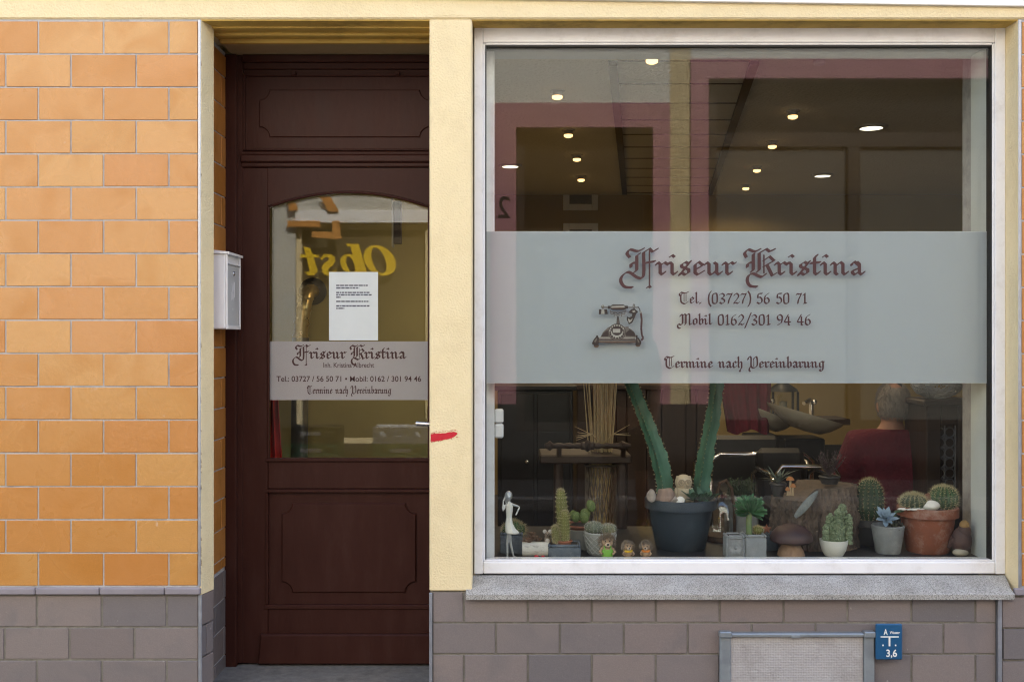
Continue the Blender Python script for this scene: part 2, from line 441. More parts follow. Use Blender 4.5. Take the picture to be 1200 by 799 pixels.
def wall_tiles(mb, x0, x1, z0, z1, ox, oz, pw, rh, y=0.0, gap=0.0058, ch=0.0014, depth=0.008, axis='y', odd=0):
    """rows of running-bond tiles between x0 and x1 (or along y for a jamb)"""
    k = math.floor((z0-oz)/rh) - 1
    while oz + k*rh < z1:
        a, b = max(z0, oz+k*rh+gap/2), min(z1, oz+(k+1)*rh-gap/2)
        if b-a > 0.012:
            sh = (0.5*pw if (k+odd) % 2 else 0); j = math.floor((x0-ox-sh)/pw)-1
            while ox+sh+j*pw < x1:
                p, q = max(x0, ox+sh+j*pw+gap/2), min(x1, ox+sh+(j+1)*pw-gap/2)
                if q-p > 0.012:
                    dz = random.uniform(-.0007,.0007); dy = random.uniform(-.0008,.0008)
                    if axis == 'y': mb.cbox(p, q, y+dy, y+depth+.002, a+dz, b+dz, ch)
                    else: mb.cbox(y-depth-.002, y+dy, p, q, a+dz, b+dz, ch)
                j += 1
        k += 1

oz = Z(R0) - 20*S(RH); rh, pw = S(RH), S(PW)
# left wall
w = MB().box(-20, X(234), 0.0030, 0.089, zB, 6.6).box(-20, -1.245, 0.0892, 0.50, zB, 6.6).build('wall_core', GROUT, shop)
t = MB(); wall_tiles(t, -3.6, X(231.5), Z(687), Z(25.4), X(PX0), oz, pw, rh, odd=0); ow = t.build('orange_tiling', ORANGE, shop)
MB().cbox(X(232.2), X(235.4), -0.003, 0.004, Z(687), zT, 0.001).build('edge_profile', STEEL, shop)
MB().box(-20, X(234), 0.004, 0.089, 0, zB-0.0005).box(-20, -1.245, 0.0892, 0.50, 0, zB-0.0005).build('plinth_core', GROUT_D, shop)
t = MB(); wall_tiles(t, -3.6, X(231.8), 0.0, Z(697.4), X(5.2), Z(697.4)-20*S(38), S(76), S(38), gap=0.008, odd=0); t.build('grey_tiling', GREY_T, shop)
t = MB()
for a, b in ((-120,-33),(-33,43),(43,118),(118,194),(194,236)):
    t.cbox(X(a)+.001, X(b)-.001, -0.016, 0.004, Z(696.2), Z(688.2), 0.004)
t.build('ledge_tiling', pmat('ledge glaze', (0.27,0.245,0.275), (0.22,0.20,0.22), 10, 0.4, 0.1), shop)
MB().cbox(X(232.6), X(236.6), -0.004, 0.004, 0, Z(697), 0.0012).build('edge_profile', STEEL, shop)
# left reveal of the door: render strip, then a tiled rebate
xE = X(250.5,.09)
MB().add([(X(234),0,Z(697)),(xL,0,Z(697)),(xE,.09,Z(697)),(X(234),.09,Z(697)),(X(234),0,zT),(xL,0,zT),(xE,.09,zT),(X(234),.09,zT)],[(0,3,2,1),(4,5,6,7),(0,1,5,4),(1,2,6,5),(2,3,7,6),(3,0,4,7)]).build('reveal', CREAM, shop)
MB().box(X(234)-.001, xL-.003, 0.0045, 0.0905, 0, Z(697)).build('plinth_core', GROUT_D, shop)
t = MB(); wall_tiles(t, 0.0, 0.091, 0.0, Z(697)-.003, -0.085, Z(697)-20*S(37), S(76), S(37), y=0, axis='x', gap=.007, odd=1)
Ms = Matrix.Translation((xL,0,0)) @ Matrix.Rotation(-math.atan2(xE-xL,.09),4,'Z'); t.v = [tuple(Ms @ Vector(q)) for q in t.v]; t.build('grey_tiling', GREY_T, shop)
xJ = -1.205
t = MB(); wall_tiles(t, 0.092, 0.452, Z(684,.13), zT-.02, 0.39, oz+.02, pw, rh, y=xJ, axis='x'); t.build('jamb_tiling', SHADED_T, shop)
t = MB(); wall_tiles(t, 0.092, 0.452, 0.0, Z(684,.13)-.006, 0.30, Z(697)-20*S(37), S(76), S(37), y=xJ, axis='x'); t.build('grey_tiling', GREY_T, shop)
MB().box(X(234)-.06, xJ-.004, 0.09, 0.9, 0, zT).build('jamb_core', GROUT, shop)

# chipped paint along the render edge
t = MB()
for i in range(46):
    zz = random.choice([random.uniform(.56,1.25), random.uniform(.56,2.6)]); hh = random.uniform(.004,.024); ww = random.uniform(.002,.005)
    t.add([(X(236)-.0045+random.uniform(0,.002), -0.0006, zz), (X(236)-.004+ww, -0.0006, zz+hh*.2), (X(236)-.0035+ww*.6, -0.0006, zz+hh), (X(236)-.0055, -0.0006, zz+hh*.8)], [(0,1,2,3)])
t.build('chipped_paint', pmat('old brown paint', (0.20,0.10,0.06), (0.12,0.06,0.04), 60, 0.9), shop)

# pillar between door and window
pl, pr = X(503.2), X(553.2)
pil = MB().cbox(pl, pr, 0.0, 0.17, Z(693), zT+.004, 0.005).build('pillar', CREAM, shop)
MB().box(pl+.07, pr+.02, 0.171, 0.36, 0, zT).build('pillar_core', CREAM, shop)
MB().add([(X(506),-.002,zT+.006),(X(550),-.002,zT+.006),(X(548),-.0045,zT+.016),(X(530),-.0055,zT+.019),(X(512),-.0045,zT+.012)], [(0,1,2,3,4)]).build('render_patch', CREAM, shop)
mk = MB(); top, bot = [], []
for i in range(15):
    u = i/14; px = 504.6+u*31.5
    c = 513.4-5.2*u+0.8*math.sin(u*3.1)*1.2; h = (4.7-1.4*u) * (1 if u < .8 else max(.2, 1-((u-.8)/.2)**2*.9)) + random.uniform(-.35,.35)
    top.append((X(px),-.0012,Z(c-h))); bot.append((X(px),-.0012,Z(c+h*.95)))
mk.add(bot+top[::-1], [list(range(30))])
for i in range(110):
    u = random.random(); px = 504.6+u*32.5; c = 513.4-5.2*u; h = random.choice((-1,1))*(4.9-1.4*u+abs(random.gauss(0,.8))); q = random.uniform(.12,.4)
    mk.add([(X(px-q),-.0011,Z(c+h-q)),(X(px+q),-.0011,Z(c+h-q)),(X(px+q),-.0011,Z(c+h+q)),(X(px-q),-.0011,Z(c+h+q))], [(0,1,2,3)])
mk.build('paint_mark', RED, pil)

# plinth under the window
x7, x68 = X(505.5), X(1169.5)
MB().box(X(504), X(1168), 0.008, 0.42, 0, Z(694)).build('plinth_core', GROUT_D, shop)
t = MB(); wall_tiles(t, X(507.6), X(1167.3), 0.0, Z(694.4), X(581), Z(693.5)-20*S(36.8), S(75), S(36.8), y=0.003, gap=.0075, odd=0); t.build('grey_tiling', GREY_T, shop)
MB().cbox(X(503), X(506.6), -0.004, 0.012, 0, Z(695), 0.001).build('edge_profile', STEEL, shop)
MB().cbox(X(1168.3), X(1172.8), -0.012, 0.012, 0, Z(699.5), 0.001).build('edge_profile', STEEL, shop)
# right of the window
MB().box(xRv+.003, 8, 0.0030, 0.50, Z(697), 6.6).build('wall_core', GROUT, shop)
MB().box(X(1172), 8, 0.004, 0.42, 0, Z(697)-.0005).build('plinth_core', GROUT_D, shop)
t = MB(); wall_tiles(t, X(1174), 3.6, 0.0, Z(698.5), X(1212), Z(698.5)-20*S(37.5), S(76), S(37.5), y=-.006, depth=.011, gap=.008, odd=1); t.build('grey_tiling', GREY_T, shop)
MB().cbox(X(1187.5), 3.6, -0.014, 0.004, Z(697), Z(689), 0.003).build('ledge_tiling', bpy.data.materials['ledge glaze'], shop)
t = MB(); wall_tiles(t, X(1197.6), 3.6, Z(688), Z(24.5), X(1197), oz-S(.6), pw, rh, odd=1); t.build('orange_tiling', ORANGE, shop)
MB().cbox(X(1193.2), X(1196.6), -0.003, 0.004, Z(688), zT, 0.001).build('edge_profile', STEEL, shop)
MB().box(xRv, X(1193.4), 0.0, 0.36, Z(697)+.002, zT).build('reveal', CREAM, shop)
MB().box(X(1178.4,.1), xRv+.0005, 0.102, 0.36, Z(697)+.002, zT).build('reveal', CREAM, shop)

# lintel, soffits, fascia, upper wall, roof and the sides of the house
MB().cbox(-20, 8, -0.004, 0.36, zT+.002, Z(-8), 0.006).build('lintel', CREAM, shop)
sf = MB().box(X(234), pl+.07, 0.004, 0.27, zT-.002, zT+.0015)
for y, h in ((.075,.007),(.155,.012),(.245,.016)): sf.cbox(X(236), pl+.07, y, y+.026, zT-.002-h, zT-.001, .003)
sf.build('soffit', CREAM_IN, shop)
MB().box(X(234), pl+.07, 0.271, 0.60, zT-.006, zT+.0015).build('soffit', SHADE_RENDER, shop)
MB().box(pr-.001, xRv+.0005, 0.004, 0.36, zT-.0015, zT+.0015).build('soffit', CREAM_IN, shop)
MB().prism([(-20,Z(0)+.2),(X(509),Z(0)),(X(1200),Z(10)),(8,Z(10)-.09),(8,3.3),(-20,3.3)], -0.02, 0.05, 0, 0.002).build('fascia', WHITE_F, shop)
MB().box(-20, 8, 0.051, 0.36, Z(-8)+.001, 6.6).build('upper_wall', CREAM, shop)
SHELL = pmat('house shell', (0.55,0.50,0.42), None, 3, 0.9)
b = MB().box(-20, 8, 7.5, 7.7, 0, 6.6); b.box(-20.2, -20, 0, 7.7, 0, 6.6); b.box(8, 8.2, 0, 7.7, 0, 6.6); b.box(-20, 8, .36, 7.5, 2.96, 3.1)
b.build('side_wall', SHELL, shop)
MB().box(-20.4, 8.4, -0.35, 8.0, 6.601, 6.8).build('roof', pmat('roof', (0.12,0.07,0.06), None, 5, 0.8), shop)

# granite sill
def sill():
    d0, d1 = -0.03, 0.101
    zf, zb_ = Z(696.2, d0), Z(674.2, .1); b = MB()
    xs = [(545.8, 1189.5), ]
    cut = [X(545.8,d0), X(1094,0), X(1189.3,d0)]
    for i in (0,1):
        a, c = cut[i]+(.0008 if i else 0), cut[i+1]-(.0008 if not i else 0)
        al = a if i else X(555,.1); cr = c if not i else X(1178,.1)
        zd = zf-.0215
        v = [(a,d0,zf-.003),(c,d0,zf-.003),(c,d0+.003,zf),(a,d0+.003,zf),(c if not i else c,.0,zf+(zb_-zf)*.25),(a,.0,zf+(zb_-zf)*.25),(cr,d1,zb_),(al,d1,zb_),
             (a,d0,zd),(c,d0,zd),(cr,d1,zd),(al,d1,zd)]
        b.add(v, [(0,1,2,3),(3,2,4,5),(5,4,6,7),(8,9,1,0),(9,10,6,4,2,1),(11,8,0,3,5,7),(8,11,10,9),(11,7,6,10)])
    return b.build('window_sill', GRANITE, shop)
sill()

# door step
MB().cbox(X(230)-.05, pl+.09, 0.10, 0.60, 0.0, Z(780,.46)-.002, .006).build('step', STEPST, shop)

# ------------------------------------------------------------------ shop window
win = MB()
d = .1
fx0, fx1, fz0, fz1 = X(555.5,d), X(1178.6,d), Z(673,d), Z(32.5,d)
gx0, gx1, gz0, gz1 = X(568.5,d), X(1164,d), Z(656.5,d), Z(53,d)
win.cbox(fx0, gx0-.008, d, d+.075, fz0, fz1, .003)
win.cbox(gx1+.008, fx1, d, d+.075, fz0, fz1, .003)
win.cbox(gx0-.0079, gx1+.0079, d+.001, d+.075, gz1+.008, fz1, .003)
win.cbox(gx0-.0079, gx1+.0079, d-.003, d+.075, fz0+.001, gz0-.006, .005)
for q in ((gx0-.009,gx0,gz0-.006,gz1+.006),(gx1,gx1+.009,gz0-.006,gz1+.006),(gx0+.0005,gx1-.0005,gz1,gz1+.009),(gx0+.0005,gx1-.0005,gz0-.007,gz0)):
    win.cbox(q[0],q[1],d+.006,d+.06,q[2],q[3],.0025)
window = win.build('shop_window', WHITE_P, shop)
gk = MB()
for q in ((gx0,gx0+.004,gz0,gz1),(gx1-.005,gx1,gz0,gz1),(gx0+.0045,gx1-.0055,gz1-.006,gz1)): gk.box(q[0],q[1],d+.012,d+.05,q[2],q[3])
gk.build('gasket', pmat('black rubber', (0.015,0.015,0.015), None, 10, 0.6), window)
MB().box(gx0+.001, gx1-.001, d+.022, d+.044, gz0+.001, gz1-.001).build('pane', GLASS, window)
gF = d+.022
MB().box(X(569.5,gF), X(1161.5,gF), gF+.0235, gF+.0245, Z(449.2,gF), Z(271.3,gF)).build('privacy_film', FILM, window)
ei = MB(); ei.box(X(569.5,gF), X(1161.5,gF), gF+.0232, gF+.0247, Z(272.0,gF), Z(271.0,gF)); ei.box(X(569.5,gF), X(1161.5,gF), gF+.0232, gF+.0247, Z(449.6,gF), Z(448.8,gF))
ei.build('film_edge', pmat('film edge', (0.5,0.53,0.55), None, 9, .5), window)
# inner reveal and the inner casement stile with its hinge
INW = pmat('inner reveal paint', (0.62,0.66,0.66), (0.54,0.58,0.58), 6, 0.6, 0.25, 120)
iw = MB(); iw.box(gx0-.03, X(568.8,.13), .176, .42, .605, zT-.002); iw.box(X(1161.8,.13), X(1161.8,.13)+.04, .176, .315, .605, zT-.002); iw.box(gx0-.03, gx1+.03, .176, .36, gz1+.012, gz1+.05)
iw.build('inner_reveal', INW, window)
st = MB(); st.cbox(X(569.2,.24), X(579.5,.24), .215, .27, .608, gz1+.008, .004); st.build('casement_stile', WHITE_P, window)
hg = MB(); hg.cbox(X(579.6,.24), X(590,.24), .212, .262, Z(495.6,.24), Z(479.5,.24), .006); hg.cbox(X(579.6,.24), X(590,.24), .212, .262, Z(513,.24), Z(496.6,.24), .006); hg.build('hinge', WHITE_P, window)

# ------------------------------------------------------------------ door
D0 = 0.45
dm = MB()
zHead = Z(66, D0)
dm.cbox(X(262,D0), X(277,D0), D0, D0+.09, Z(783,D0), zT-.008, .004)
dm.cbox(X(276,D0), X(283,D0), D0+.018, D0+.09, Z(779,D0), zT-.008, .003)
dm.cbox(X(283.2,D0), pl+.09, D0+.004, D0+.09, Z(73,D0), zT-.008, .004)
dm.cbox(X(283,D0), pl+.09, D0+.022, D0+.09, Z(80,D0), Z(73,D0)+.004, .003)
# transom rails
for a, b, y in ((177.5,181.5,.012),(181.5,190,.004),(190,195.5,.014)): dm.cbox(X(281,D0), pl+.09, D0+y, D0+.09, Z(b,D0), Z(a,D0)-.0006, .004)
for px in (343, 465): dm.cbox(X(px-3,D0), X(px+3,D0), D0+.012, D0+.05, Z(87.5,D0), Z(83,D0), .003)
def notched(x0, x1, z0, z1, r, n=6):
    """rectangle with scooped-out corners"""
    p = []
    for cx, cz, a0 in ((x0,z0,90),(x1,z0,180),(x1,z1,270),(x0,z1,360)):
        for i in range(n+1):
            a = R(a0 - 90*i/n) if False else R(a0 - 90*i/n)
            p.append((cx+r*math.cos(a), cz+r*math.sin(a)))
    return p
def frame4(mb, x0, x1, z0, z1, w, y0, y1, ch=.003):
    mb.cbox(x0, x0+w, y0, y1, z0, z1, ch); mb.cbox(x1-w, x1, y0, y1, z0, z1, ch)
    mb.cbox(x0+w-.0005, x1-w+.0005, y0+.0004, y1, z0, z0+w, ch); mb.cbox(x0+w-.0005, x1-w+.0005, y0+.0004, y1, z1-w, z1, ch)
door = dm.build('door', BROWN, shop)
xr = -0.245                                   # hidden closing edge of the leaf
# fanlight panel over the door
fp = MB(); fp.box(X(283,D0), pl+.09, D0+.036, D0+.06, Z(178,D0), Z(79,D0))
frame4(fp, X(284,.47), pl+.085, Z(176.8,.47), Z(87,.47), .010, D0+.024, D0+.04)
fp.prism(notched(X(303,.47), X(504,.47), Z(161,.47), Z(105,.47), S(12,.47)), D0+.030, D0+.04, 0, .004)
fp.build('fanlight_panel', BROWN, door)
# leaf: stiles and rails round the arched pane
L0 = 0.475
lf = MB(); LB = L0+.05
lx, pz0 = X(284,L0), Z(538,L0)
px0, px1 = X(315,L0), X(502.5,L0)
lf.cbox(lx, px0-.004, L0, LB, Z(777.5,L0), Z(197,L0), .003)
lf.cbox(px1+.004, xr, L0, LB, Z(777.5,L0), Z(197,L0), .003)
def arch(x0, x1, zs, rise, n=18):
    c = (x0+x1)/2; h = (x1-x0)/2; rad = (h*h+rise*rise)/(2*rise); a = math.asin(h/rad)
    return [(c+rad*math.sin(-a+2*a*i/n), zs+rise-rad+rad*math.cos(-a+2*a*i/n)) for i in range(n+1)]
zs, rise = Z(242.5,L0), S(17.5,L0)
ar = arch(px0-.004, px1+.004, zs+.003, rise)
for i in range(len(ar)-1):
    (xa,za),(xb,zb_) = ar[i],ar[i+1]; lf.prism([(xa,za),(xb,zb_),(xb,Z(197,L0)-.0012),(xa,Z(197,L0)-.0012)], L0+.0008, LB)
lf.cbox(px0-.0035, px1+.0035, L0+.0006, LB, Z(573,L0), pz0, .003)
lf.cbox(px0-.0035, px1+.0035, L0+.0006, LB, Z(777,L0), Z(711,L0), .003)
lf.box(px0-.003, px1+.003, L0+.014, L0+.03, Z(711,L0)-.005, Z(573,L0)+.005)
# beads
bead = [(p[0], p[1]) for p in arch(px0-.004, px1+.004, zs, rise, 24)]
path = [(px0-.001, L0-.001, pz0+.004)] + [(min(max(x,px0-.001),px1+.001), L0-.001, z-.004) for x,z in bead] + [(px1+.001, L0-.001, pz0+.004)]
lf.tube(path, .0055, 8, smooth=False)
lf.cbox(px0-.013, px1+.006, L0-.010, L0+.02, pz0-.012, pz0+.003, .004)
lf.cbox(X(311.5,L0), px1+.004, L0-.006, L0+.02, Z(577.5,L0), Z(573.5,L0), .003)
lf.cbox(X(310.5,L0), px1+.004, L0-.009, L0+.02, Z(713.5,L0), Z(708.5,L0), .003)
lf.cbox(X(311.5,L0), X(314.5,L0), L0-.006, L0+.02, Z(708.5,L0)+.001, Z(577.5,L0)-.001, .003)
lf.prism(notched(X(329.5,L0), X(487.5,L0), Z(695,L0), Z(590,L0), S(12.5,L0)), L0+.004, L0+.02, 0, .005)
lf.prism([(X(303,L0),Z(777,L0)),(px1+.01,Z(777,L0)),(px1+.01,Z(742,L0)),(X(306.5,L0),Z(742,L0))], L0-.022, L0+.01, 0, .006)
leaf = lf.build('door_leaf', BROWN, door)
G0 = L0+.02
pp = [(px0-.002,pz0-.002),(px1+.002,pz0-.002)] + arch(px0-.002, px1+.002, zs, rise)[::-1]
MB().prism(pp, G0, G0+.02).build('pane', GLASS_D, door)
MB().box(X(315,G0), X(502.4,G0), G0-.0025, G0-.0012, Z(469,G0), Z(400.5,G0)).build('privacy_film', FILM_D, door)
# lever handle
CHROME = pmat('brushed chrome', (0.72,0.72,0.74), (0.62,0.62,0.65), 40, 0.25, metal=1.0)
h = MB(); hy = L0-.055
h.tube([(X(487.5,hy),hy,Z(496.6,hy)),(X(500,hy),hy-.001,Z(497.2,hy)),(X(514,hy),hy+.002,Z(497.6,hy)),(X(519,hy),hy+.02,Z(497.6,hy)),(X(519.5,hy),L0+.01,Z(497.6,hy))], [.0105,.0095,.0095,.0095,.0095], 12)
h.cbox(X(511,L0), X(530,L0), L0-.008, L0+.001, Z(540,L0), Z(482,L0), .003)
h.build('handle', CHROME, door)
# notice taped to the glass
nt = thing('notice_sheet', 'white printed paper notice taped to the glass of the brown door', 'notice', (X(414,G0),G0-.004,Z(399,G0)))
ny = G0-.0035
MB().box(X(385.6,ny), X(443,ny), ny-.0006, ny, Z(399.3,ny), Z(319.3,ny)).build('paper', pmat('paper', (0.66,0.72,0.77), (0.62,0.68,0.73), 12, 0.7), nt)
ln = MB(); rr = random.Random(5)
for py, x0, x1 in ((335,394,431),(338,394,421),(343.3,394,433),(346,394,435.5),(348.8,394,399.5),(353.7,394,432.5),(359,394,433),(361.8,394,403.5)):
    x = x0
    while x < x1:
        wd = min(rr.uniform(1.6,5.4), x1-x); ln.box(X(x,ny), X(x+wd,ny), ny-.0011, ny-.0007, Z(py+.75,ny), Z(py-.75,ny)); x += wd+.7
ln.build('lettering', pmat('print', (0.09,0.09,0.14), (0.06,0.06,0.1), 90, 0.7), nt)

# ------------------------------------------------------------------ mailbox, vent cover, hydrant plate
MAILW = pmat('white steel', (0.78,0.79,0.82), (0.74,0.75,0.78), 6, 0.38, coat=0.1)
MAILG = pmat('grey steel', (0.50,0.52,0.55), (0.46,0.48,0.51), 6, 0.42)
mb_ = thing('mailbox', 'white steel letterbox with grey lockable front hung on the door reveal', 'mailbox', (xJ,.27,Z(386,.17)))
y0, y1, xw, xf = .172, .385, xJ+.0006, -1.127
z0m, z1m = Z(386,y0), Z(297,y0)
MB().cbox(xw, xf-.004, y0+.003, y1-.003, z0m, z1m, .004).build('body', MAILW, mb_)
fr = MB(); fr.cbox(xf-.0035, xf, y0+.012, y1-.012, z0m+.016, z1m-.044, .001)
fr.build('front_door', MAILG, mb_)
rim = MB()
rim.cbox(xf-.0036, xf+.004, y0+.003, y0+.011, z0m, z1m, .001); rim.cbox(xf-.0036, xf+.004, y1-.011, y1-.003, z0m, z1m, .001); rim.cbox(xf-.0036, xf+.004, y0+.0112, y1-.0112, z0m, z0m+.015, .001)
rim.build('rim', MAILW, mb_)
MB().cbox(xf-.003, xf+.006, y0+.005, y1-.005, z1m-.042, z1m-.036, .002).build('slot_flap', MAILW, mb_)
ld = MB(); ld.add([(xw,y0-.003,z1m+.001),(xf+.012,y0-.003,z1m-.004),(xf+.012,y1+.003,z1m-.004),(xw,y1+.003,z1m+.001),(xw,y0-.003,z1m+.016),(xf+.012,y0-.003,z1m+.005),(xf+.012,y1+.003,z1m+.005),(xw,y1+.003,z1m+.016)],
    [(0,3,2,1),(4,5,6,7),(0,1,5,4),(1,2,6,5),(2,3,7,6),(3,0,4,7)])
ld.build('lid', MAILW, mb_)
lk = MB(); Mx = Matrix.Translation((xf,(y0+y1)/2,z1m-.075)) @ Matrix.Rotation(R(90),4,'Y')
lk.lathe([(.010,0),(.010,.003),(.0075,.006),(0,.006)], 16, M=Mx); lk.build('lock', CHROME, mb_)

VENTG = pmat('galvanised steel', (0.36,0.40,0.43), (0.25,0.28,0.31), 16, 0.45, metal=0.6, dirt=(0.12,0.12,0.12), dirt_amt=.5, dirt_scale=8)
vp = thing('vent_cover', 'grey sheet cover in a galvanised frame low on the plinth', 'vent cover', (X(932),-.01,0))
fm = MB(); zv = .10
fm.cbox(X(842.5), X(855), -.024, .003, zv, Z(738.5), .003); fm.cbox(X(1010.3), X(1022.5), -.024, .003, zv, Z(738.5), .003)
fm.cbox(X(855.2), X(1010.1), -.030, .003, Z(744.2), Z(740), .003)
for a, b_ in ((841.5,855.6),(1009.8,1023)): fm.cbox(X(a), X(b_), -.034, -.004, Z(744.8), Z(738), .003)
fm.cbox(X(925), X(935), -.034, -.026, Z(744.8), Z(742), .001); fm.cbox(X(855.2), X(1010.1), -.022, .003, zv, zv+.014, .003)
fm.build('frame', VENTG, vp)
def mesh_sheet():
    m = pmat('sheet', (0.40,0.385,0.39), (0.345,0.33,0.33), 12, 0.6, 0.0, dirt=(0.16,0.14,0.12), dirt_amt=.6, dirt_scale=5)
    n = m.node_tree.nodes; l = m.node_tree.links
    tc = n.new('ShaderNodeTexCoord'); c = n.new('ShaderNodeTexVoronoi'); c.inputs['Scale'].default_value = 105; c.inputs['Randomness'].default_value = .25
    l.new(tc.outputs['Object'], c.inputs['Vector'])
    bp = n.new('ShaderNodeBump'); bp.inputs['Strength'].default_value = .8; bp.inputs['Distance'].default_value = .004
    l.new(c.outputs['Distance'], bp.inputs['Height']); l.new(bp.outputs[0], n['Principled BSDF'].inputs['Normal']); return m
MB().cbox(X(855.2), X(1010.1), -.014, .002, zv+.015, Z(744.4), .001).build('panel', mesh_sheet(), vp)

hs = thing('hydrant_plate', 'small blue hydrant marker plate reading A Wasser 3,6 on the grey plinth', 'sign', (X(1038),-.01,Z(770)))
hp = MB(); hp.cbox(X(1022.8), X(1053.6), -.036, -.024, Z(770), Z(728.3), .004); hp.cbox(X(1026), X(1050), -.0238, .003, Z(765), Z(733), .002)
hp.build('plate', pmat('blue plastic', (0.012,0.085,0.20), (0.010,0.07,0.17), 10, 0.35, spec=.5), hs)

# ------------------------------------------------------------------ lettering: blackletter written with a broad nib
G = {}
def M_(x, exit_=True, top=.76):
    p = [(x-.11,.73),(x-.01,.87),(x+.09,top),(x+.09,.22),(x+.19,.11)]
    return p + ([(x+.33,.27)] if exit_ else [])
dot = [(-.0,1.24),(.10,1.33),(.20,1.22)]
G['i'] = (.50, [M_(0), dot])
G['r'] = (.60, [M_(0), [(.12,.70),(.32,.88),(.44,.77),(.52,.85)]])
G['n'] = (.90, [M_(0,False), [(.09,.62),(.36,.89),(.48,.77),(.48,.22),(.58,.11),(.72,.27)]])
G['m'] = (1.30, [M_(0,False), [(.09,.62),(.36,.89),(.48,.77),(.48,.22),(.57,.11)], [(.48,.62),(.75,.89),(.87,.77),(.87,.22),(.97,.11),(1.11,.27)]])
G['u'] = (.90, [[(-.11,.73),(-.01,.87),(.09,.76),(.09,.22),(.19,.10),(.30,.18),(.48,.40)], [(.36,.86),(.48,.76),(.48,.22),(.58,.11),(.72,.27)]])
G['e'] = (.68, [[(.50,.32),(.20,.10),(.07,.22),(.07,.72),(.26,.91),(.46,.70)],[(.45,.74),(.38,.62),(.10,.44)]])
G['s'] = (.68, [[(.52,.95),(.40,.80),(.27,.90),(.07,.74),(.07,.60),(.43,.42),(.43,.24),(.24,.09),(.06,.24),(-.04,.08)], [(.50,.93),(-.02,.08)]])
G['t'] = (.54, [[(.22,1.34),(.09,1.16),(.09,.22),(.19,.11),(.34,.28)], [(-.10,.83),(.36,.88)]])
G['a'] = (.74, [[(.30,.90),(.41,.77),(.41,.22),(.51,.11),(.65,.27)], [(.03,.70),(.03,.78),(.16,.92),(.41,.66)], [(.41,.52),(.06,.34),(.06,.22),(.18,.10),(.41,.32)]])
G['l'] = (.46, [[(-.02,1.44),(.09,1.55),(.09,.22),(.19,.11),(.33,.27)]])
G['b'] = (.72, [[(-.02,1.44),(.09,1.55),(.09,.22),(.21,.09),(.46,.28),(.46,.72),(.34,.88),(.10,.60)]])
G['h'] = (.76, [[(-.02,1.44),(.09,1.55),(.09,.22),(.19,.11)], [(.09,.62),(.36,.89),(.48,.75),(.48,.10),(.22,-.36),(.34,-.42)]])
G['c'] = (.60, [[(.50,.80),(.42,.74),(.27,.91),(.07,.74),(.07,.22),(.20,.09),(.46,.30)]])
G['o'] = (.72, [[(.30,.91),(.07,.74),(.07,.22),(.20,.09),(.48,.28),(.48,.76),(.34,.90),(.07,.66)]])
G['g'] = (.76, [[(.28,.91),(.07,.74),(.07,.26),(.20,.13),(.46,.34)], [(.28,.91),(.46,.80),(.46,-.08),(.26,-.36),(.04,-.22),(.20,-.12)], [(.30,.89),(.62,.86)]])
G['F'] = (1.55, [[(.10,1.2),(-.03,1.42),(.05,1.62),(.16,1.68),(.50,1.58),(.80,1.74)], [(.60,1.42),(.46,1.30),(.46,.40),(.35,.26)], [(.17,.58),(.17,.78),(.26,.84),(.46,.86)],
    [(.80,1.50),(.80,.07),(.53,-.10),(.07,.26),(-.20,.12),(-.33,-.10),(-.34,-.32),(-.25,-.54),(-.10,-.68),(.23,-.70)], [(.80,1.50),(1.10,1.74),(1.25,1.54),(1.50,1.72)], ('h',[(1.10,1.60),(1.10,-.66)]), [(1.00,-.70),(1.08,-.62),(1.14,-.70)], [(.90,.84),(1.36,.94)]])
G['K'] = (1.42, [[(-.15,1.2),(-.23,1.44),(-.14,1.60),(-.02,1.68),(.27,1.56),(.54,1.70)], [(.24,1.42),(.20,1.36),(.20,.40),(.10,.28)], [(-.10,.58),(-.08,.78),(.03,.86),(.20,.88)],
    [(.50,1.46),(.50,.40),(.40,.28)], [(.50,1.46),(.86,1.72),(1.02,1.56),(1.28,1.70)], ('h',[(.74,1.34),(.74,.20)]), [(.74,1.0),(1.02,1.25),(1.25,.98),(.74,.62)], [(.90,.70),(1.16,.04),(1.34,.18)],
    [(.82,.14),(.60,-.04),(.20,.17),(-.02,.06),(-.10,-.20),(-.06,-.44),(.08,-.62),(.38,-.66)]])
G['T'] = (1.20, [[(-.04,1.10),(-.10,1.34),(.10,1.56),(.56,1.42),(.98,1.60)], [(.34,1.42),(.10,1.20),(.10,.36),(.34,.08),(.60,.02),(.98,.30)], ('h',[(.48,1.30),(.48,.30)]), ('h',[(.72,1.40),(.72,.30)])])
G['M'] = (1.75, [[(.20,1.20),(.34,1.44),(.48,1.30),(.48,.30),(.30,.06),(.02,.16),(-.10,-.10),(.0,-.36),(.22,-.40)], [(.48,1.20),(.74,1.52),(.90,1.36),(.90,.24),(.78,.08)], [(.90,1.20),(1.16,1.52),(1.34,1.36),(1.34,.22),(1.44,.09),(1.60,.26)], ('h',[(.68,1.30),(.68,.24)])])
G['V'] = (1.25, [[(-.14,1.16),(-.10,1.36),(.06,1.56),(.24,1.36),(.24,.34),(.50,.06),(.96,.34),(.96,1.34),(.80,1.54),(.54,1.24)], ('h',[(.56,1.34),(.56,.24)]), [(.24,.36),(.04,.02),(.0,-.26),(.14,-.42)]])
G['0'] = (.92, [[(.36,1.40),(.09,1.22),(.09,.22),(.34,.05),(.62,.22),(.62,1.24),(.38,1.42),(.09,1.16)]])
G['1'] = (.66, [[(.02,1.16),(.24,1.42),(.24,.16),(.36,.08)], [(.10,.08),(.44,.12)]])
G['2'] = (.88, [[(.08,1.12),(.34,1.42),(.60,1.20),(.56,.84),(.06,.10),(.32,.16),(.52,.06),(.68,.22)]])
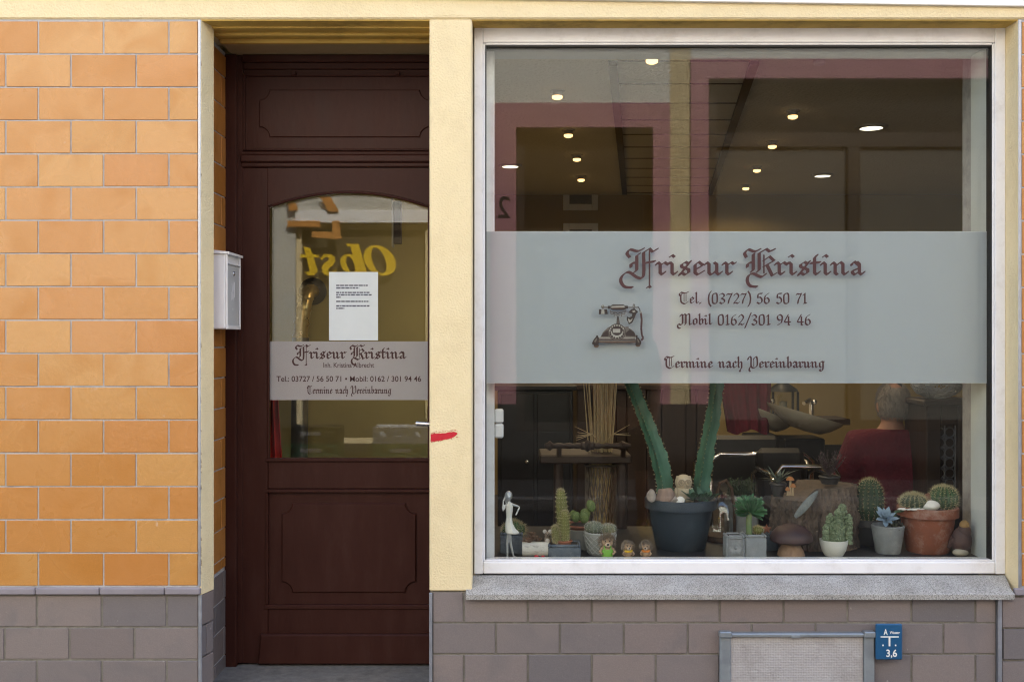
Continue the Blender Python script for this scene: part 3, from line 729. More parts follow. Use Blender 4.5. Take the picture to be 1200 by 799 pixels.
G['3'] = (.86, [[(.06,1.24),(.32,1.40),(.56,1.22),(.52,.94),(.24,.76),(.58,.56),(.58,.24),(.28,.04),(.04,.20)]])
G['4'] = (.94, [[(.48,1.42),(.04,.52),(.12,.42),(.76,.44)], [(.52,1.16),(.52,.08),(.64,.02)]])
G['5'] = (.86, [[(.66,1.40),(.20,1.34),(.14,.84),(.36,.90),(.60,.66),(.60,.26),(.30,.04),(.04,.20)]])
G['6'] = (.88, [[(.58,1.42),(.20,1.12),(.09,.70),(.09,.24),(.34,.05),(.60,.24),(.60,.60),(.38,.80),(.10,.58)]])
G['7'] = (.84, [[(.06,1.22),(.12,1.36),(.40,1.30),(.66,1.40),(.28,.50),(.22,.06)]])
G['9'] = (.88, [[(.10,.06),(.50,.30),(.62,.78),(.62,1.20),(.36,1.42),(.09,1.22),(.09,.86),(.34,.66),(.60,.86)]])
G['('] = (.50, [[(.40,1.70),(.16,1.30),(.08,.70),(.16,.06),(.38,-.34)]])
G[')'] = (.50, [[(.06,1.70),(.28,1.30),(.36,.70),(.28,.06),(.06,-.34)]])
G['/'] = (.74, [[(-.06,-.36),(.66,1.66)]])
G['.'] = (.40, [[(.04,.12),(.14,.10)], [(.05,.04),(.17,.18)]])
G[' '] = (.62, [])

def hull(p):
    p = sorted(set(p))
    def half(q):
        h = []
        for a in q:
            while len(h) > 1 and (h[-1][0]-h[-2][0])*(a[1]-h[-2][1]) - (h[-1][1]-h[-2][1])*(a[0]-h[-2][0]) <= 1e-12: h.pop()
            h.append(a)
        return h
    lo, up = half(p), half(p[::-1]); return lo[:-1]+up[:-1]
def smooth_path(pts, n=4):
    """round the corners of long flourishes only"""
    if len(pts) < 6: return pts
    out = []
    for i in range(len(pts)-1):
        p0, p1, p2, p3 = pts[max(i-1,0)], pts[i], pts[i+1], pts[min(i+2,len(pts)-1)]
        for k in range(n):
            t = k/n; out.append(tuple(.5*((2*p1[c])+(-p0[c]+p2[c])*t+(2*p0[c]-5*p1[c]+4*p2[c]-p3[c])*t*t+(-p0[c]+3*p1[c]-3*p2[c]+p3[c])*t**3) for c in (0,1)))
    return out + [pts[-1]]
def bl_width(t): return sum(G[c][0] for c in t) - .18
def blackletter(mb, text, x0, x1, zbase, xh, y, nib=.215, thin=.06, step=2.5e-5, mirror=1, shear=0.0):
    wdt = bl_width(text); sx = (x1-x0)/wdt; pen = 0.0; k = 0
    ang = R(40); ux, uz = math.cos(ang)*nib/2, math.sin(ang)*nib/2; tx, tz = -math.sin(ang)*thin/2, math.cos(ang)*thin/2
    for c in text:
        adv, strokes = G[c]
        for st in strokes:
            kx = 1.0
            if st[0] == 'h': st = st[1]; kx = .30
            if c in 'FKTMV' : st = smooth_path(st)
            elif c in '0235689g': st = smooth_path(st, 3)
            for i in range(len(st)-1):
                pts = []
                for p in (st[i], st[i+1]):
                    for a in (-1,1):
                        for b in (-1,1): pts.append((p[0]+a*ux*kx+b*tx, p[1]+a*uz*kx+b*tz))
                h = hull(pts); k += 1; yy = y - (k % 24)*step
                mb.add([(x0+(pen+q[0]+shear*q[1])*sx*mirror, yy, zbase+q[1]*xh) for q in h], [list(range(len(h)))])
        pen += adv
    return mb
def sans(name, text, x0, x1, zbase, y, mat, parent, rot=None, cap=None, mirror=False, bold=0.0):
    """plain lettering between x0 and x1"""
    cu = bpy.data.curves.new('tmp', 'FONT'); cu.body = text; cu.size = 1; cu.offset = bold
    o = bpy.data.objects.new('tmp', cu); COL.objects.link(o)
    ev = o.evaluated_get(bpy.context.evaluated_depsgraph_get()); m2 = ev.to_mesh()
    vs_ = [tuple(v.co) for v in m2.vertices]; fs = [list(p.vertices) for p in m2.polygons]
    ev.to_mesh_clear(); bpy.data.objects.remove(o); bpy.data.curves.remove(cu)
    xa, xb = min(v[0] for v in vs_), max(v[0] for v in vs_); za, zb2 = min(v[1] for v in vs_), max(v[1] for v in vs_)
    sx = (x1-x0)/(xb-xa); sz = cap/.73 if cap else sx
    return MB().add([(x0+(v[0]-xa)*sx, y, zbase+v[1]*sz) for v in vs_], fs).build(name, mat, parent)

yl = gF-.0006
L_ = MB()
blackletter(L_, 'Friseur Kristina', X(735.5,yl), X(1010.5,yl), Z(324.3,yl), S(18.6,yl), yl, nib=.175)
blackletter(L_, 'Tel. (03727) 56 50 71', X(797,yl), X(945.5,yl), Z(356.6,yl), S(8.7,yl), yl, nib=.205)
blackletter(L_, 'Mobil 0162/301 94 46', X(795,yl), X(950,yl), Z(381.6,yl), S(8.7,yl), yl, nib=.205)
blackletter(L_, 'Termine nach Vereinbarung', X(780,yl), X(965.5,yl), Z(432,yl), S(8.8,yl), yl, nib=.205)
L_.build('lettering', INK, window)
yd = G0-.0032
L_ = MB()
blackletter(L_, 'Friseur Kristina', X(347,yd), X(474.5,yd), Z(421.4,yd), S(9.6,yd), yd, nib=.20)
blackletter(L_, 'Termine nach Vereinbarung', X(360.5,yd), X(458,yd), Z(462,yd), S(6.0,yd), yd, nib=.21)
L_.build('lettering', INK, door)
sans('lettering', 'Inh. Kristina Albrecht', X(379,yd), X(438.5,yd), Z(431,yd), yd, INK, door, cap=S(6.0,yd), bold=.01)
sans('lettering', 'Tel.: 03727 / 56 50 71 \u2022 Mobil: 0162 / 301 94 46', X(324,yd), X(493.5,yd), Z(447.4,yd), yd, INK, door, cap=S(6.6,yd), bold=.012)
# hydrant plate lettering
WH = pmat('white print', (0.8,0.8,0.8), None, 9, .5); yh = -.0372
sans('lettering', 'A', X(1031.5), X(1036.2), Z(740.7), yh, WH, hs, cap=S(7), bold=.02)
sans('lettering', 'Wasser', X(1038.5), X(1050.5), Z(739.6), yh, WH, hs, cap=S(3.4), bold=.02)
sans('lettering', '3,6', X(1034.5), X(1047), Z(766), yh, WH, hs, cap=S(8.6), bold=.02)
q = MB(); q.box(X(1028),X(1049),yh,-.0365,Z(743.8),Z(742.4)); q.box(X(1037.3),X(1039.3),yh,-.0365,Z(754),Z(743.9)); q.box(X(1030),X(1031.6),yh,-.0365,Z(753.8),Z(752)); q.box(X(1044.6),X(1046.2),yh,-.0365,Z(753.8),Z(752))
q.build('mark', WH, hs)
# faint raised mark on the letterbox
q = MB(); cy, cz = (y0+y1)/2-.004, z0m+.150
for pts in ([(-.018,.035),(.012,-.035)],[(.016,.04),(-.014,-.03)],[(-.02,-.035),(-.02,.0)],[(.02,-.02),(.02,.04)]):
    a, b_ = pts; q.tube([(xf,cy+a[0],cz+a[1]),(xf,cy+b_[0],cz+b_[1])], .0008, 6)
q.build('emblem', MAILW, mb_)
cu = sans('lettering', 'PACT', 0, .034, 0, 0, WH, None, cap=.011)
cu.data.transform(Matrix.Translation((xf+.0012, cy-.018, z0m+.075)) @ Matrix.Rotation(R(90),4,'Z')); attach(cu, mb_)

# the old telephone drawn on the privacy film
PH = [pmat('phone dark', (0.022,0.014,0.012), None, 30, .5), pmat('phone grey', (0.13,0.115,0.095), (0.06,0.052,0.045), 120, .5), pmat('phone light', (0.30,0.30,0.26), (0.2,0.2,0.17), 90, .5), pmat('phone brown', (0.10,0.055,0.03), (0.05,0.028,0.018), 120, .5), pmat('phone maroon', (0.05,0.02,0.02), None, 60, .5)]
ph = MB(); PHK = [0]
def pz(u, v): return (X(690+u*70/902, yl), Z(350+v*62/799, yl))
def ppoly(pts, mat):
    PHK[0] += 1; yy = yl - PHK[0]*3e-5
    ph.add([(a, yy, b) for a, b in (pz(u,v) for u,v in pts)], [list(range(len(pts)))], mat)
def pell(cu_, cv, ru, rv, mat, n=20, a0=0, a1=360): ppoly([(cu_+ru*math.cos(R(a0+(a1-a0)*i/n)), cv+rv*math.sin(R(a0+(a1-a0)*i/n))) for i in range(n+(a1-a0<360))], mat)
def pline(pts, w, mat):
    for (a,b),(c,d2) in zip(pts, pts[1:]):
        l = math.hypot(c-a,d2-b) or 1; nx, ny2 = -(d2-b)/l*w/2, (c-a)/l*w/2
        ppoly([(a+nx,b+ny2),(c+nx,d2+ny2),(c-nx,d2-ny2),(a-nx,b-ny2)], mat)
ppoly([(140,590),(700,590),(715,665),(140,665)], 1); ppoly([(140,585),(700,585),(700,600),(140,600)], 2); ppoly([(135,655),(715,655),(715,672),(135,672)], 3); ppoly([(140,625),(710,625),(710,634),(140,634)], 0)
ppoly([(175,585),(215,510),(290,440),(340,420),(540,430),(620,455),(680,500),(712,560),(712,588),(175,588)], 1)
ppoly([(185,580),(225,520),(285,480),(300,580)], 0); ppoly([(560,570),(560,520),(620,470),(690,520),(700,575)], 0); ppoly([(545,430),(600,425),(605,460),(545,465)], 1)
pell(425,510,135,128,0); pell(425,510,128,121,1); pell(420,490,100,88,0); pell(425,525,90,80,2); pell(425,500,78,60,0)
ppoly([(362,462),(475,462),(475,520),(362,520)], 2)
for i in range(7): a = R(20+i*23); pell(425+105*math.cos(a), 508+95*math.sin(a), 15, 15, 0, 10)
for i in range(8): a = R(190+i*20); pell(425+108*math.cos(a), 505+96*math.sin(a), 12, 13, 2, 8)
ppoly([(415,390),(422,310),(432,270),(448,270),(458,310),(468,390)], 0); ppoly([(432,380),(436,300),(448,300),(450,380)], 1)
for s_ in (-1,1):
    pline([(438,262),(438+s_*60,235),(438+s_*105,240),(438+s_*112,180)], 13, 1); pline([(438,240),(438+s_*30,215),(438+s_*70,222)], 11, 0); pline([(438+s_*55,240),(438+s_*55,275)], 10, 1)
pline([(330,208),(550,208)], 10, 1)
ppoly([(325,115),(360,95),(520,95),(560,115),(560,165),(520,178),(360,178),(325,165)], 0); ppoly([(340,118),(540,112),(540,140),(340,146)], 2); ppoly([(360,142),(520,138),(520,150),(360,154)], 3)
pline([(215,138),(330,138)], 20, 1); pell(305,138,20,26,0); pell(210,130,24,32,1); pell(210,112,12,14,2); pline([(560,138),(740,138)], 18, 1); pell(575,136,18,26,0)
ppoly([(155,165),(275,165),(285,240),(150,242)], 0); ppoly([(192,168),(232,168),(238,238),(185,238)], 2)
pell(680,120,18,36,0); pell(680,120,9,26,2); ppoly([(595,215),(640,165),(690,155),(745,205),(715,235),(690,300),(655,370),(605,395),(570,320),(575,275),(610,290),(650,270),(655,235)], 0)
ppoly([(650,195),(690,180),(705,205),(670,215)], 2); ppoly([(590,300),(625,330),(665,300),(640,350),(605,372)], 2)
pline([(740,125),(768,165),(775,210)], 14, 0); pell(785,222,18,24,2); pline([(785,222),(798,330),(790,450),(800,560),(825,600),(790,635)], 30, 4)
for s_, u0 in ((0,0),(1,600)):
    if not s_: ppoly([(45,680),(75,620),(120,565),(150,590),(150,690),(60,700)], 0); pell(126,575,16,16,0); ppoly([(75,650),(115,600),(130,610),(100,670)], 1)
    else: ppoly([(712,575),(745,590),(790,650),(790,690),(705,700)], 0); pell(722,570,16,16,0); ppoly([(722,600),(745,620),(765,670),(745,670)], 1)
pell(112,718,38,28,3); pell(110,706,40,16,0); pell(742,706,36,26,3); pell(742,694,42,16,0)
ph.build('telephone_emblem', PH, window)

# ------------------------------------------------------------------ the display behind the glass
ZL = 0.605
struct(MB().cbox(-.22, 1.95, .178, .95, ZL-.05, ZL, .003).build('window_ledge', pmat('ledge board', (0.030,0.030,0.034), (0.02,0.02,0.022), 5, 0.45)))
TERRA = pmat('terracotta', (0.26,0.085,0.045), (0.17,0.06,0.036), 14, 0.85, 0.25, 90, dirt=(0.42,0.36,0.32), dirt_amt=.55, dirt_scale=11)
TERRA2 = pmat('small terracotta', (0.28,0.10,0.055), (0.20,0.075,0.04), 14, 0.8)
SLATE = pmat('blue grey slate', (0.105,0.125,0.15), (0.06,0.075,0.095), 22, 0.8, 0.4, 60, dirt=(0.25,0.27,0.29), dirt_amt=.5, dirt_scale=25)
CONC = pmat('pale concrete', (0.24,0.255,0.265), (0.16,0.17,0.18), 20, 0.85, 0.4, 80, dirt=(0.4,0.41,0.41), dirt_amt=.4, dirt_scale=16)
SOIL = pmat('potting soil', (0.028,0.02,0.015), (0.012,0.009,0.007), 90, 1.0, 0.8, 220)
WPOT = pmat('white glazed pot', (0.62,0.62,0.58), (0.56,0.56,0.52), 8, 0.35)
GPOT = pmat('grey glazed pot', (0.33,0.335,0.32), (0.26,0.265,0.255), 10, 0.5)
BIGP = pmat('dark blue pot', (0.030,0.045,0.062), (0.022,0.032,0.045), 9, 0.38, 0.12, 40, dirt=(0.09,0.10,0.11), dirt_amt=.5, dirt_scale=7)
CAC_Y = pmat('yellow green cactus', (0.17,0.17,0.045), (0.10,0.105,0.028), 40, 0.8)
CAC_G = pmat('green cactus', (0.050,0.105,0.040), (0.028,0.062,0.024), 30, 0.7)
CAC_D = pmat('dark cactus', (0.032,0.062,0.030), (0.018,0.036,0.02), 30, 0.75)
EUPH = pmat('blue green column', (0.075,0.170,0.115), (0.038,0.10,0.068), 22, 0.5, 0.15, 60, stretch=(1,1,.5))
SPINE = pmat('pale spines', (0.46,0.41,0.25), (0.34,0.29,0.16), 60, 0.8)
SPINE_R = pmat('rusty spines', (0.22,0.10,0.05), (0.12,0.05,0.03), 60, 0.8)
SUCC = pmat('succulent green', (0.060,0.135,0.065), (0.035,0.085,0.045), 18, 0.5)
SUCB = pmat('blue echeveria', (0.20,0.28,0.36), (0.14,0.20,0.28), 14, 0.6)
SUCBR = pmat('brown rosette', (0.20,0.10,0.07), (0.11,0.08,0.05), 16, 0.65)
CREST = pmat('crested green', (0.062,0.18,0.075), (0.03,0.10,0.042), 30, 0.55)
GREYGR = pmat('grey green foliage', (0.085,0.125,0.07), (0.05,0.08,0.045), 30, 0.8)
GREYC = pmat('grey cactus', (0.15,0.165,0.12), (0.09,0.105,0.075), 40, .8); WSP = pmat('white spines', (0.5,0.49,0.43), None, 30, .8)
PEBBLE = pmat('pebble', (0.34,0.30,0.27), (0.22,0.19,0.17), 14, 0.8)
WHITEST = pmat('white stone', (0.68,0.67,0.64), (0.58,0.57,0.54), 12, 0.8)

def lathe_pot(r0, r1, h, rim=0.0, rimo=0.0, wall=.008, n=36):
    """hollow pot: bottom radius, top radius, height, rim band"""
    p = [(0,0),(r0*.94,0),(r0,.006)]
    if rim: p += [(r0+(r1-r0)*(h-rim)/h, h-rim), (r1+rimo, h-rim+.003)]
    p += [(r1+rimo, h-.004), (r1+rimo-.004, h), (r1+rimo-wall, h-.001), (r1-wall, h-.02 if h > .05 else h*.7)]
    return MB().lathe(p, n)
def soil(r, z): return MB().lathe([(r, z-.004), (r*.6, z+.003), (0, z+.005)], 24)
def ribbed(mb, c, r, h, ribs=14, depth=.14, n=84, k=16, mat=0, lean=(0,0)):
    """ribbed cactus body standing on c; returns areole points (position, normal)"""
    v, fs, ar = [], [], []
    for j in range(k+1):
        t = j/k; th = -math.pi*.40 + t*(math.pi*.90)
        rr = r*max(.02, math.cos(th))**(.75 if h < 3.4*r else .42); z = h*(math.sin(th)+.951)/(1.951)
        for i in range(n):
            a = 2*math.pi*i/n; q = rr*(1-depth*.5*(1-math.cos(a*ribs))*min(1, 1.2-t*.3))
            v.append((c[0]+q*math.cos(a)+lean[0]*z, c[1]+q*math.sin(a)+lean[1]*z, c[2]+z))
        for q in range(ribs):
            a = 2*math.pi*q/ribs; nn = Vector((math.cos(th)*math.cos(a), math.cos(th)*math.sin(a), math.sin(th)))
            if j % 1 == 0: ar.append((Vector((c[0]+rr*math.cos(a)+lean[0]*z, c[1]+rr*math.sin(a)+lean[1]*z, c[2]+z)), nn))
    for j in range(k):
        for i in range(n): fs.append((j*n+i, j*n+(i+1)%n, (j+1)*n+(i+1)%n, (j+1)*n+i))
    fs.append(list(range(k*n,(k+1)*n))); mb.add(v, fs, mat, True); return ar
def spines(mb, ar, ln, rad, per=5, mat=0, spread=.9):
    for p, nn in ar:
        for i in range(per):
            d_ = nn + Vector((random.uniform(-1,1),random.uniform(-1,1),random.uniform(-.7,1)))*spread
            mb.spike(p, d_, ln*random.uniform(.6,1.15), rad, mat)
def rosette(mb, c, r, n=22, width=.34, thick=.12, rise=.5, mat=0, up=Vector((0,0,1)), tip=.1):
    up = Vector(up).normalized(); a = up.orthogonal().normalized(); b = up.cross(a)
    for i in range(n):
        t = (i+1)/n; an = i*2.39996; ln = r*(.35+.65*t); el = R(80-70*t*(1-rise*.5)-rise*8)
        h = a*math.cos(an)+b*math.sin(an); d_ = h*math.cos(el)+up*math.sin(el)
        mb.leaf(Vector(c)+h*r*.05*t+up*(1-t)*r*.08, d_, ln, ln*width+.002, up, .22, mat, ln*thick, tip)
def roundrock(c, r, seed, fl=(1,1,1)):
    rd = random.Random(seed); ks = [(Vector((rd.uniform(-1,1),rd.uniform(-1,1),rd.uniform(-1,1))).normalized(), rd.uniform(.55,.95)) for _ in range(9)]
    def fn(x,y,z):
        p = Vector((x,y,z)); k = 1.0
        for d_, lim in ks:
            q = p.dot(d_)
            if q > lim: k = min(k, lim/q)
        return k
    return MB().ell(c, (r*fl[0],r*fl[1],r*fl[2]), 20, 14, fn=fn)

# --- woman figurine
fd = .215
def fig(u, v): return (X(560+u*200/666, fd), Z(430+v*240/799, fd))
PEARL = pmat('pearl glaze', (0.70,0.70,0.66), (0.60,0.60,0.56), 10, 0.25, coat=.3)
SILVER = pmat('silver paint', (0.46,0.47,0.48), (0.34,0.35,0.36), 30, 0.35, metal=.6)
t = thing('woman_figurine', 'slender silver figurine of a woman in a white dress with hand raised to her head', 'figurine', (X(597,fd),fd,ZL))
J = [(120,655,fd,.009),(114,690,fd-.003,.0075),(116,750,fd-.002,.005),(128,690,fd+.004,.0075),(142,752,fd+.003,.005),(120,620,fd,.013),(121,585,fd,.011),(122,555,fd,.013),(122,535,fd,.011),(121,522,fd,.006),(119,508,fd,.011),
     (136,538,fd,.0075),(163,548,fd+.01,.0058),(147,580,fd-.005,.005),(108,540,fd,.0075),(97,562,fd-.01,.0058),(99,525,fd-.004,.005),(110,500,fd+.004,.005)]
vv = []; rr_ = []
for u, v, y, r in J: a, b = fig(u, v); vv.append((a, y, b)); rr_.append(r*.78)
ed = [(5,0),(0,1),(1,2),(5,3),(3,4),(5,6),(6,7),(7,8),(8,9),(9,10),(8,11),(11,12),(12,13),(8,14),(14,15),(15,16),(16,17)]
hd = MB(); a, b = fig(120,507); hd.ell((a,fd,b), (.013,.014,.017), 14, 10); hd.ell((a-.001,fd-.014,b-.001),(.003,.004,.004),8,6)
fa, fb = fig(116,752); hd.ell((fa-.001,fd-.01,ZL+.005),(.006,.014,.005),10,6); fa, fb = fig(142,754); hd.ell((fa+.003,fd-.004,ZL+.005),(.007,.013,.005),10,6)
solid_from(vv, None, ed, rr_, voxel=.0022, extra=hd, root=5).build('body', SILVER, t)
dr = MB(); prof = []
for (u0,u1,v) in ((110,134,532),(108,137,545),(109,136,562),(111,133,585),(107,136,610),(106,146,630),(108,162,646),(113,160,650)):
    (xa,z),(xb,_) = fig(u0,v), fig(u1,v); prof.append(((xa+xb)/2, (xb-xa)/2, z))
n=24; v=[]; fs=[]
for cx, r, z in prof:
    for i in range(n): an=2*math.pi*i/n; v.append((cx+r*math.cos(an), fd+.85*r*math.sin(an)*(1+.1*math.cos(an*5)), z))
for j in range(len(prof)-1):
    for i in range(n): fs.append((j*n+i,(j+1)*n+i,(j+1)*n+(i+1)%n,j*n+(i+1)%n))
fs.append(list(range(n))); fs.append(list(range((len(prof)-1)*n, len(prof)*n))[::-1]); dr.add(v, fs, 0, True); dr.build('dress', PEARL, t)
hr = MB(); a, b = fig(120,505); hr.ell((a,fd+.004,b+.002),(.0152,.015,.019),16,10); hr.tube([(a-.004,fd+.01,b+.005),(a-.006,fd+.013,b-.02),(a-.003,fd+.012,b-.045)],[.011,.010,.004],10); hr.build('hair', SILVER, t)

def block_pot(name, label, px0, px1, py0, d, mat, deep=None, cat='plant pot', soilc=True):
    x0, x1 = X(px0,d), X(px1,d); z1 = Z(py0,d); deep = deep or (x1-x0)
    t = thing(name, label, cat, ((x0+x1)/2, d+deep/2, ZL)); w = .010
    b = MB(); b.cbox(x0,x1,d,d+deep,ZL,z1-.012,.004); b.cbox(x0,x0+w,d,d+deep,z1-.0118,z1,.003); b.cbox(x1-w,x1,d,d+deep,z1-.0118,z1,.003); b.cbox(x0+w+.0002,x1-w-.0002,d,d+w,z1-.0118,z1,.003); b.cbox(x0+w+.0002,x1-w-.0002,d+deep-w,d+deep,z1-.0118,z1,.003)
    b.build('pot', mat, t); MB().box(x0+w,x1-w,d+w,d+deep-w,z1-.0115,z1-.006).build('soil', SOIL, t)
    return t, (x0+x1)/2, d+deep/2, z1

# --- slate block with tufted cactus behind the figurine
t, cx, cy, zt = block_pot('potted_cactus', 'slate blue block planter with bristly little cactus, behind the woman figurine', 586, 613, 624.5, .30, SLATE, cat='potted plant')
for dx, r in ((.012,.028),(-.018,.02),(.034,.022)):
    b = MB(); sp = MB()
    ar = ribbed(b, (cx+dx, cy-.01, zt-.012), r, r*1.9, 11, .1, 44, 8); spines(sp, ar, .018, .0007, 4)
    o = b.build('cactus', CAC_G, t); sp.build('spines', SPINE, o)

# --- birch log planter
d = .20; t = thing('log_planter', 'white birch bark log planter with ladybirds and brown rosette succulents', 'potted plant', (X(626,d),d+.05,ZL))
Lr = .030; lc = (X(612.5,d), d+.052, ZL+.030); lx1 = X(643.5,d)
birch = pmat('birch bark', (0.56,0.54,0.50), (0.46,0.44,0.40), 10, 0.8, 0.3, 60, dirt=(0.08,0.07,0.06), dirt_amt=.9, dirt_scale=26, stretch=(1,1,3))
bm_ = MB(); bm_.tube([(lc[0],lc[1],lc[2]),(lx1,lc[1]-.006,lc[2])], [Lr,Lr], 24, smooth=True); bm_.build('log', birch, t)
en = MB(); en.tube([(lc[0]-.0012,lc[1],lc[2]),(lc[0]+.001,lc[1],lc[2])],[Lr*.93]*2,24)
en.build('cut_end', pmat('cut wood', (0.42,0.30,0.18), (0.30,0.20,0.12), 40, 0.8), t)
b = MB()
for i, (dx, dz, r) in enumerate(((.026,.042,.034),(.044,.050,.030),(.012,.034,.024),(.060,.040,.026),(.036,.062,.026))):
    rosette(b, (lc[0]+dx, lc[1]-.012+.008*i, lc[2]+dz-.012), r, 24, .22, .10, .9)
b.build('succulents', SUCBR, t)
for k, (px, py, r) in enumerate(((628.5,655,.010),(636.5,655.5,.008))):
    lb = MB(); c = (X(px,d), d+.016, ZL+.006); lb.ell(c, (r,r*.8,r*.75), 14, 8); o_ = lb.build('ladybird', RED, t)
    l2 = MB(); l2.ell((c[0]-r*.8,c[1]-.002,c[2]-.001),(r*.4,r*.5,r*.45),8,6)
    for q in ((.2,.5),(.5,.2),(-.15,.2)): l2.ell((c[0]+q[0]*r, c[1]-r*.62, c[2]+q[1]*r*.8-.001),(r*.16,r*.16,r*.16),6,4)
    l2.build('spots', bpy.data.materials['black rubber'], o_)
# small mouse figurine
FUR = pmat('brown grey figurine', (0.30,0.25,0.20), (0.12,0.09,0.07), 60, 0.8, 0.5, 120)
FACE = pmat('tan figurine', (0.36,0.25,0.165), (0.27,0.18,0.115), 20, 0.7)
DARKF = pmat('dark glaze', (0.02,0.018,0.018), None, 20, .3)
t = thing('mouse_figurine', 'tiny grey mouse figurine with light ears beside the birch log succulents', 'figurine', (X(641,.27),.27,ZL+.07))
c = Vector((X(641.5,.27),.27,Z(633,.27))); b = MB(); b.ell(c,(.015,.014,.019),14,10); b.ell(c+Vector((0,-.004,.022)),(.012,.013,.012),12,8); b.tube([c+Vector((0,0,-.015)),c+Vector((0,.004,-.05))],[.010,.012],8); b.build('body', FUR, t)
b = MB()
for s_ in (-1,1): b.ell(c+Vector((s_*.011,-.001,.035)),(.0085,.003,.0085),12,8)
b.ell(c+Vector((0,-.014,-.004)),(.010,.005,.013),10,8); b.build('ears', pmat('pale ear', (0.55,0.50,0.46), None, 10, .7), t)
b = MB(); b.ell(c+Vector((0,-.018,.021)),.003,8,6); b.ell(c+Vector((-.005,-.014,.026)),.002,6,5); b.ell(c+Vector((.005,-.014,.026)),.002,6,5); b.build('eyes', DARKF, t)

# --- slate cube with yellow-green columns
t, cx, cy, zt = block_pot('potted_cactus', 'slate cube planter with fuzzy yellow green column cactus, one stem tall', 642.5, 680.5, 638.5, .205, SLATE, .10, cat='potted plant')
b = lathe_pot(.032,.036,.018,.007,.001); b.build('saucer', TERRA2, t).location = (cx-.002, cy-.008, zt-.006)
for px, py, w, bx in ((657,574.5,14.5,661),(661.5,598,12,662),(650.5,616,10,652)):
    dd = .245; r = S(w/2,dd)*.92; x0b, x1t = X(bx,dd), X(px,dd); z0b, z1t = zt+.004, Z(py,dd); h_ = z1t-z0b
    b = MB(); sp = MB()
    ar = ribbed(b, (x0b, dd-.006+(.018 if py < 590 else -.006), z0b), r, h_, 13, .10, 52, 14, lean=((x1t-x0b)/h_,0)); spines(sp, ar, .011, .0005, 6, spread=1.1)
    o = b.build('cactus', CAC_Y, t); sp.build('spines', SPINE, o)

# --- opuntia in a tall white pot
d = .42; t = thing('potted_opuntia', 'prickly pear with flat pads in a terracotta bowl on a tall pale pot', 'potted plant', (X(682,d),d,ZL))
o = lathe_pot(.042,.060,Z(619,d)-ZL); o.build('pot', GPOT, t).location = (X(682.5,d),d,ZL)
o = lathe_pot(.058,.072,.020,.010,.002); o.build('bowl', TERRA2, t).location = (X(681,d),d,Z(619,d)-.001)
soil(.06, 0).build('soil', SOIL, t).location = (X(681,d),d,Z(614.5,d))
b = MB(); sp = MB()
for (px,py,rx,rz,rot,dy) in ((675,606,8,9,10,0),(684,606,9,10,-15,-.01),(686,602,10,8,20,.01),(692.5,593,8.5,10,-18,0),(671,604,6,8,25,.015)):
    Mx = Matrix.Translation((X(px,d),d+dy,Z(py,d))) @ Matrix.Rotation(R(rot),4,'Y') @ Matrix.Rotation(R(random.uniform(-25,25)),4,'Z')
    b.ell((0,0,0),(S(rx,d)*.62,.009,S(rz,d)*.72),18,12,M=Mx)
    for i in range(26):
        a=random.uniform(0,6.28); q=random.random()**.5; p=Mx@Vector((S(rx,d)*.58*q*math.cos(a),-.009*math.sqrt(max(0,1-q*q)),S(rz,d)*.68*q*math.sin(a))); sp.spike(p,(random.uniform(-.6,.6),-1,random.uniform(-.3,.8)),.006,.0006)
b.build('pads', pmat('opuntia', (0.115,0.165,0.045), (0.075,0.115,0.03), 20, .6), t); sp.build('spines', SPINE, t)

# --- two grey ball cacti in a lattice pot
d = .31; t = thing('potted_cactus', 'two grey ball cacti in a pale lattice patterned pot behind the hedgehogs', 'potted plant', (X(703,d),d,ZL))
lp = lathe_pot(.050,.067,Z(622.5,d)-ZL); lp.build('pot', GPOT, t).location = (X(703,d),d,ZL)
lat = MB(); hh = Z(622.5,d)-ZL
for s_ in (-1,1):
    for i in range(14):
        lat.tube([((.0515+.0165*k/10)*math.cos(2*math.pi*(i/14+s_*k/10*.22)),(.0515+.0165*k/10)*math.sin(2*math.pi*(i/14+s_*k/10*.22)),.006+(hh-.018)*k/10) for k in range(11)], .0014, 5)
lat.build('lattice', pmat('lattice glaze', (0.44,0.45,0.43), None, 9, .5), t).location = (X(703,d),d,ZL)
soil(.06, 0).build('soil', SOIL, t).location = (X(703,d),d,Z(624.5,d))
for px, w, dy in ((696,22,.0),(712.5,19,-.012)):
    b = MB(); sp = MB(); r = S(w/2,d); ar = ribbed(b,(X(px,d),d+dy,Z(625.5,d)),r,r*1.25,15,.12,60,9); spines(sp,ar,.008,.0005,5,spread=1.2)
    o = b.build('cactus', GREYC, t); sp.build('spines', WSP, o)

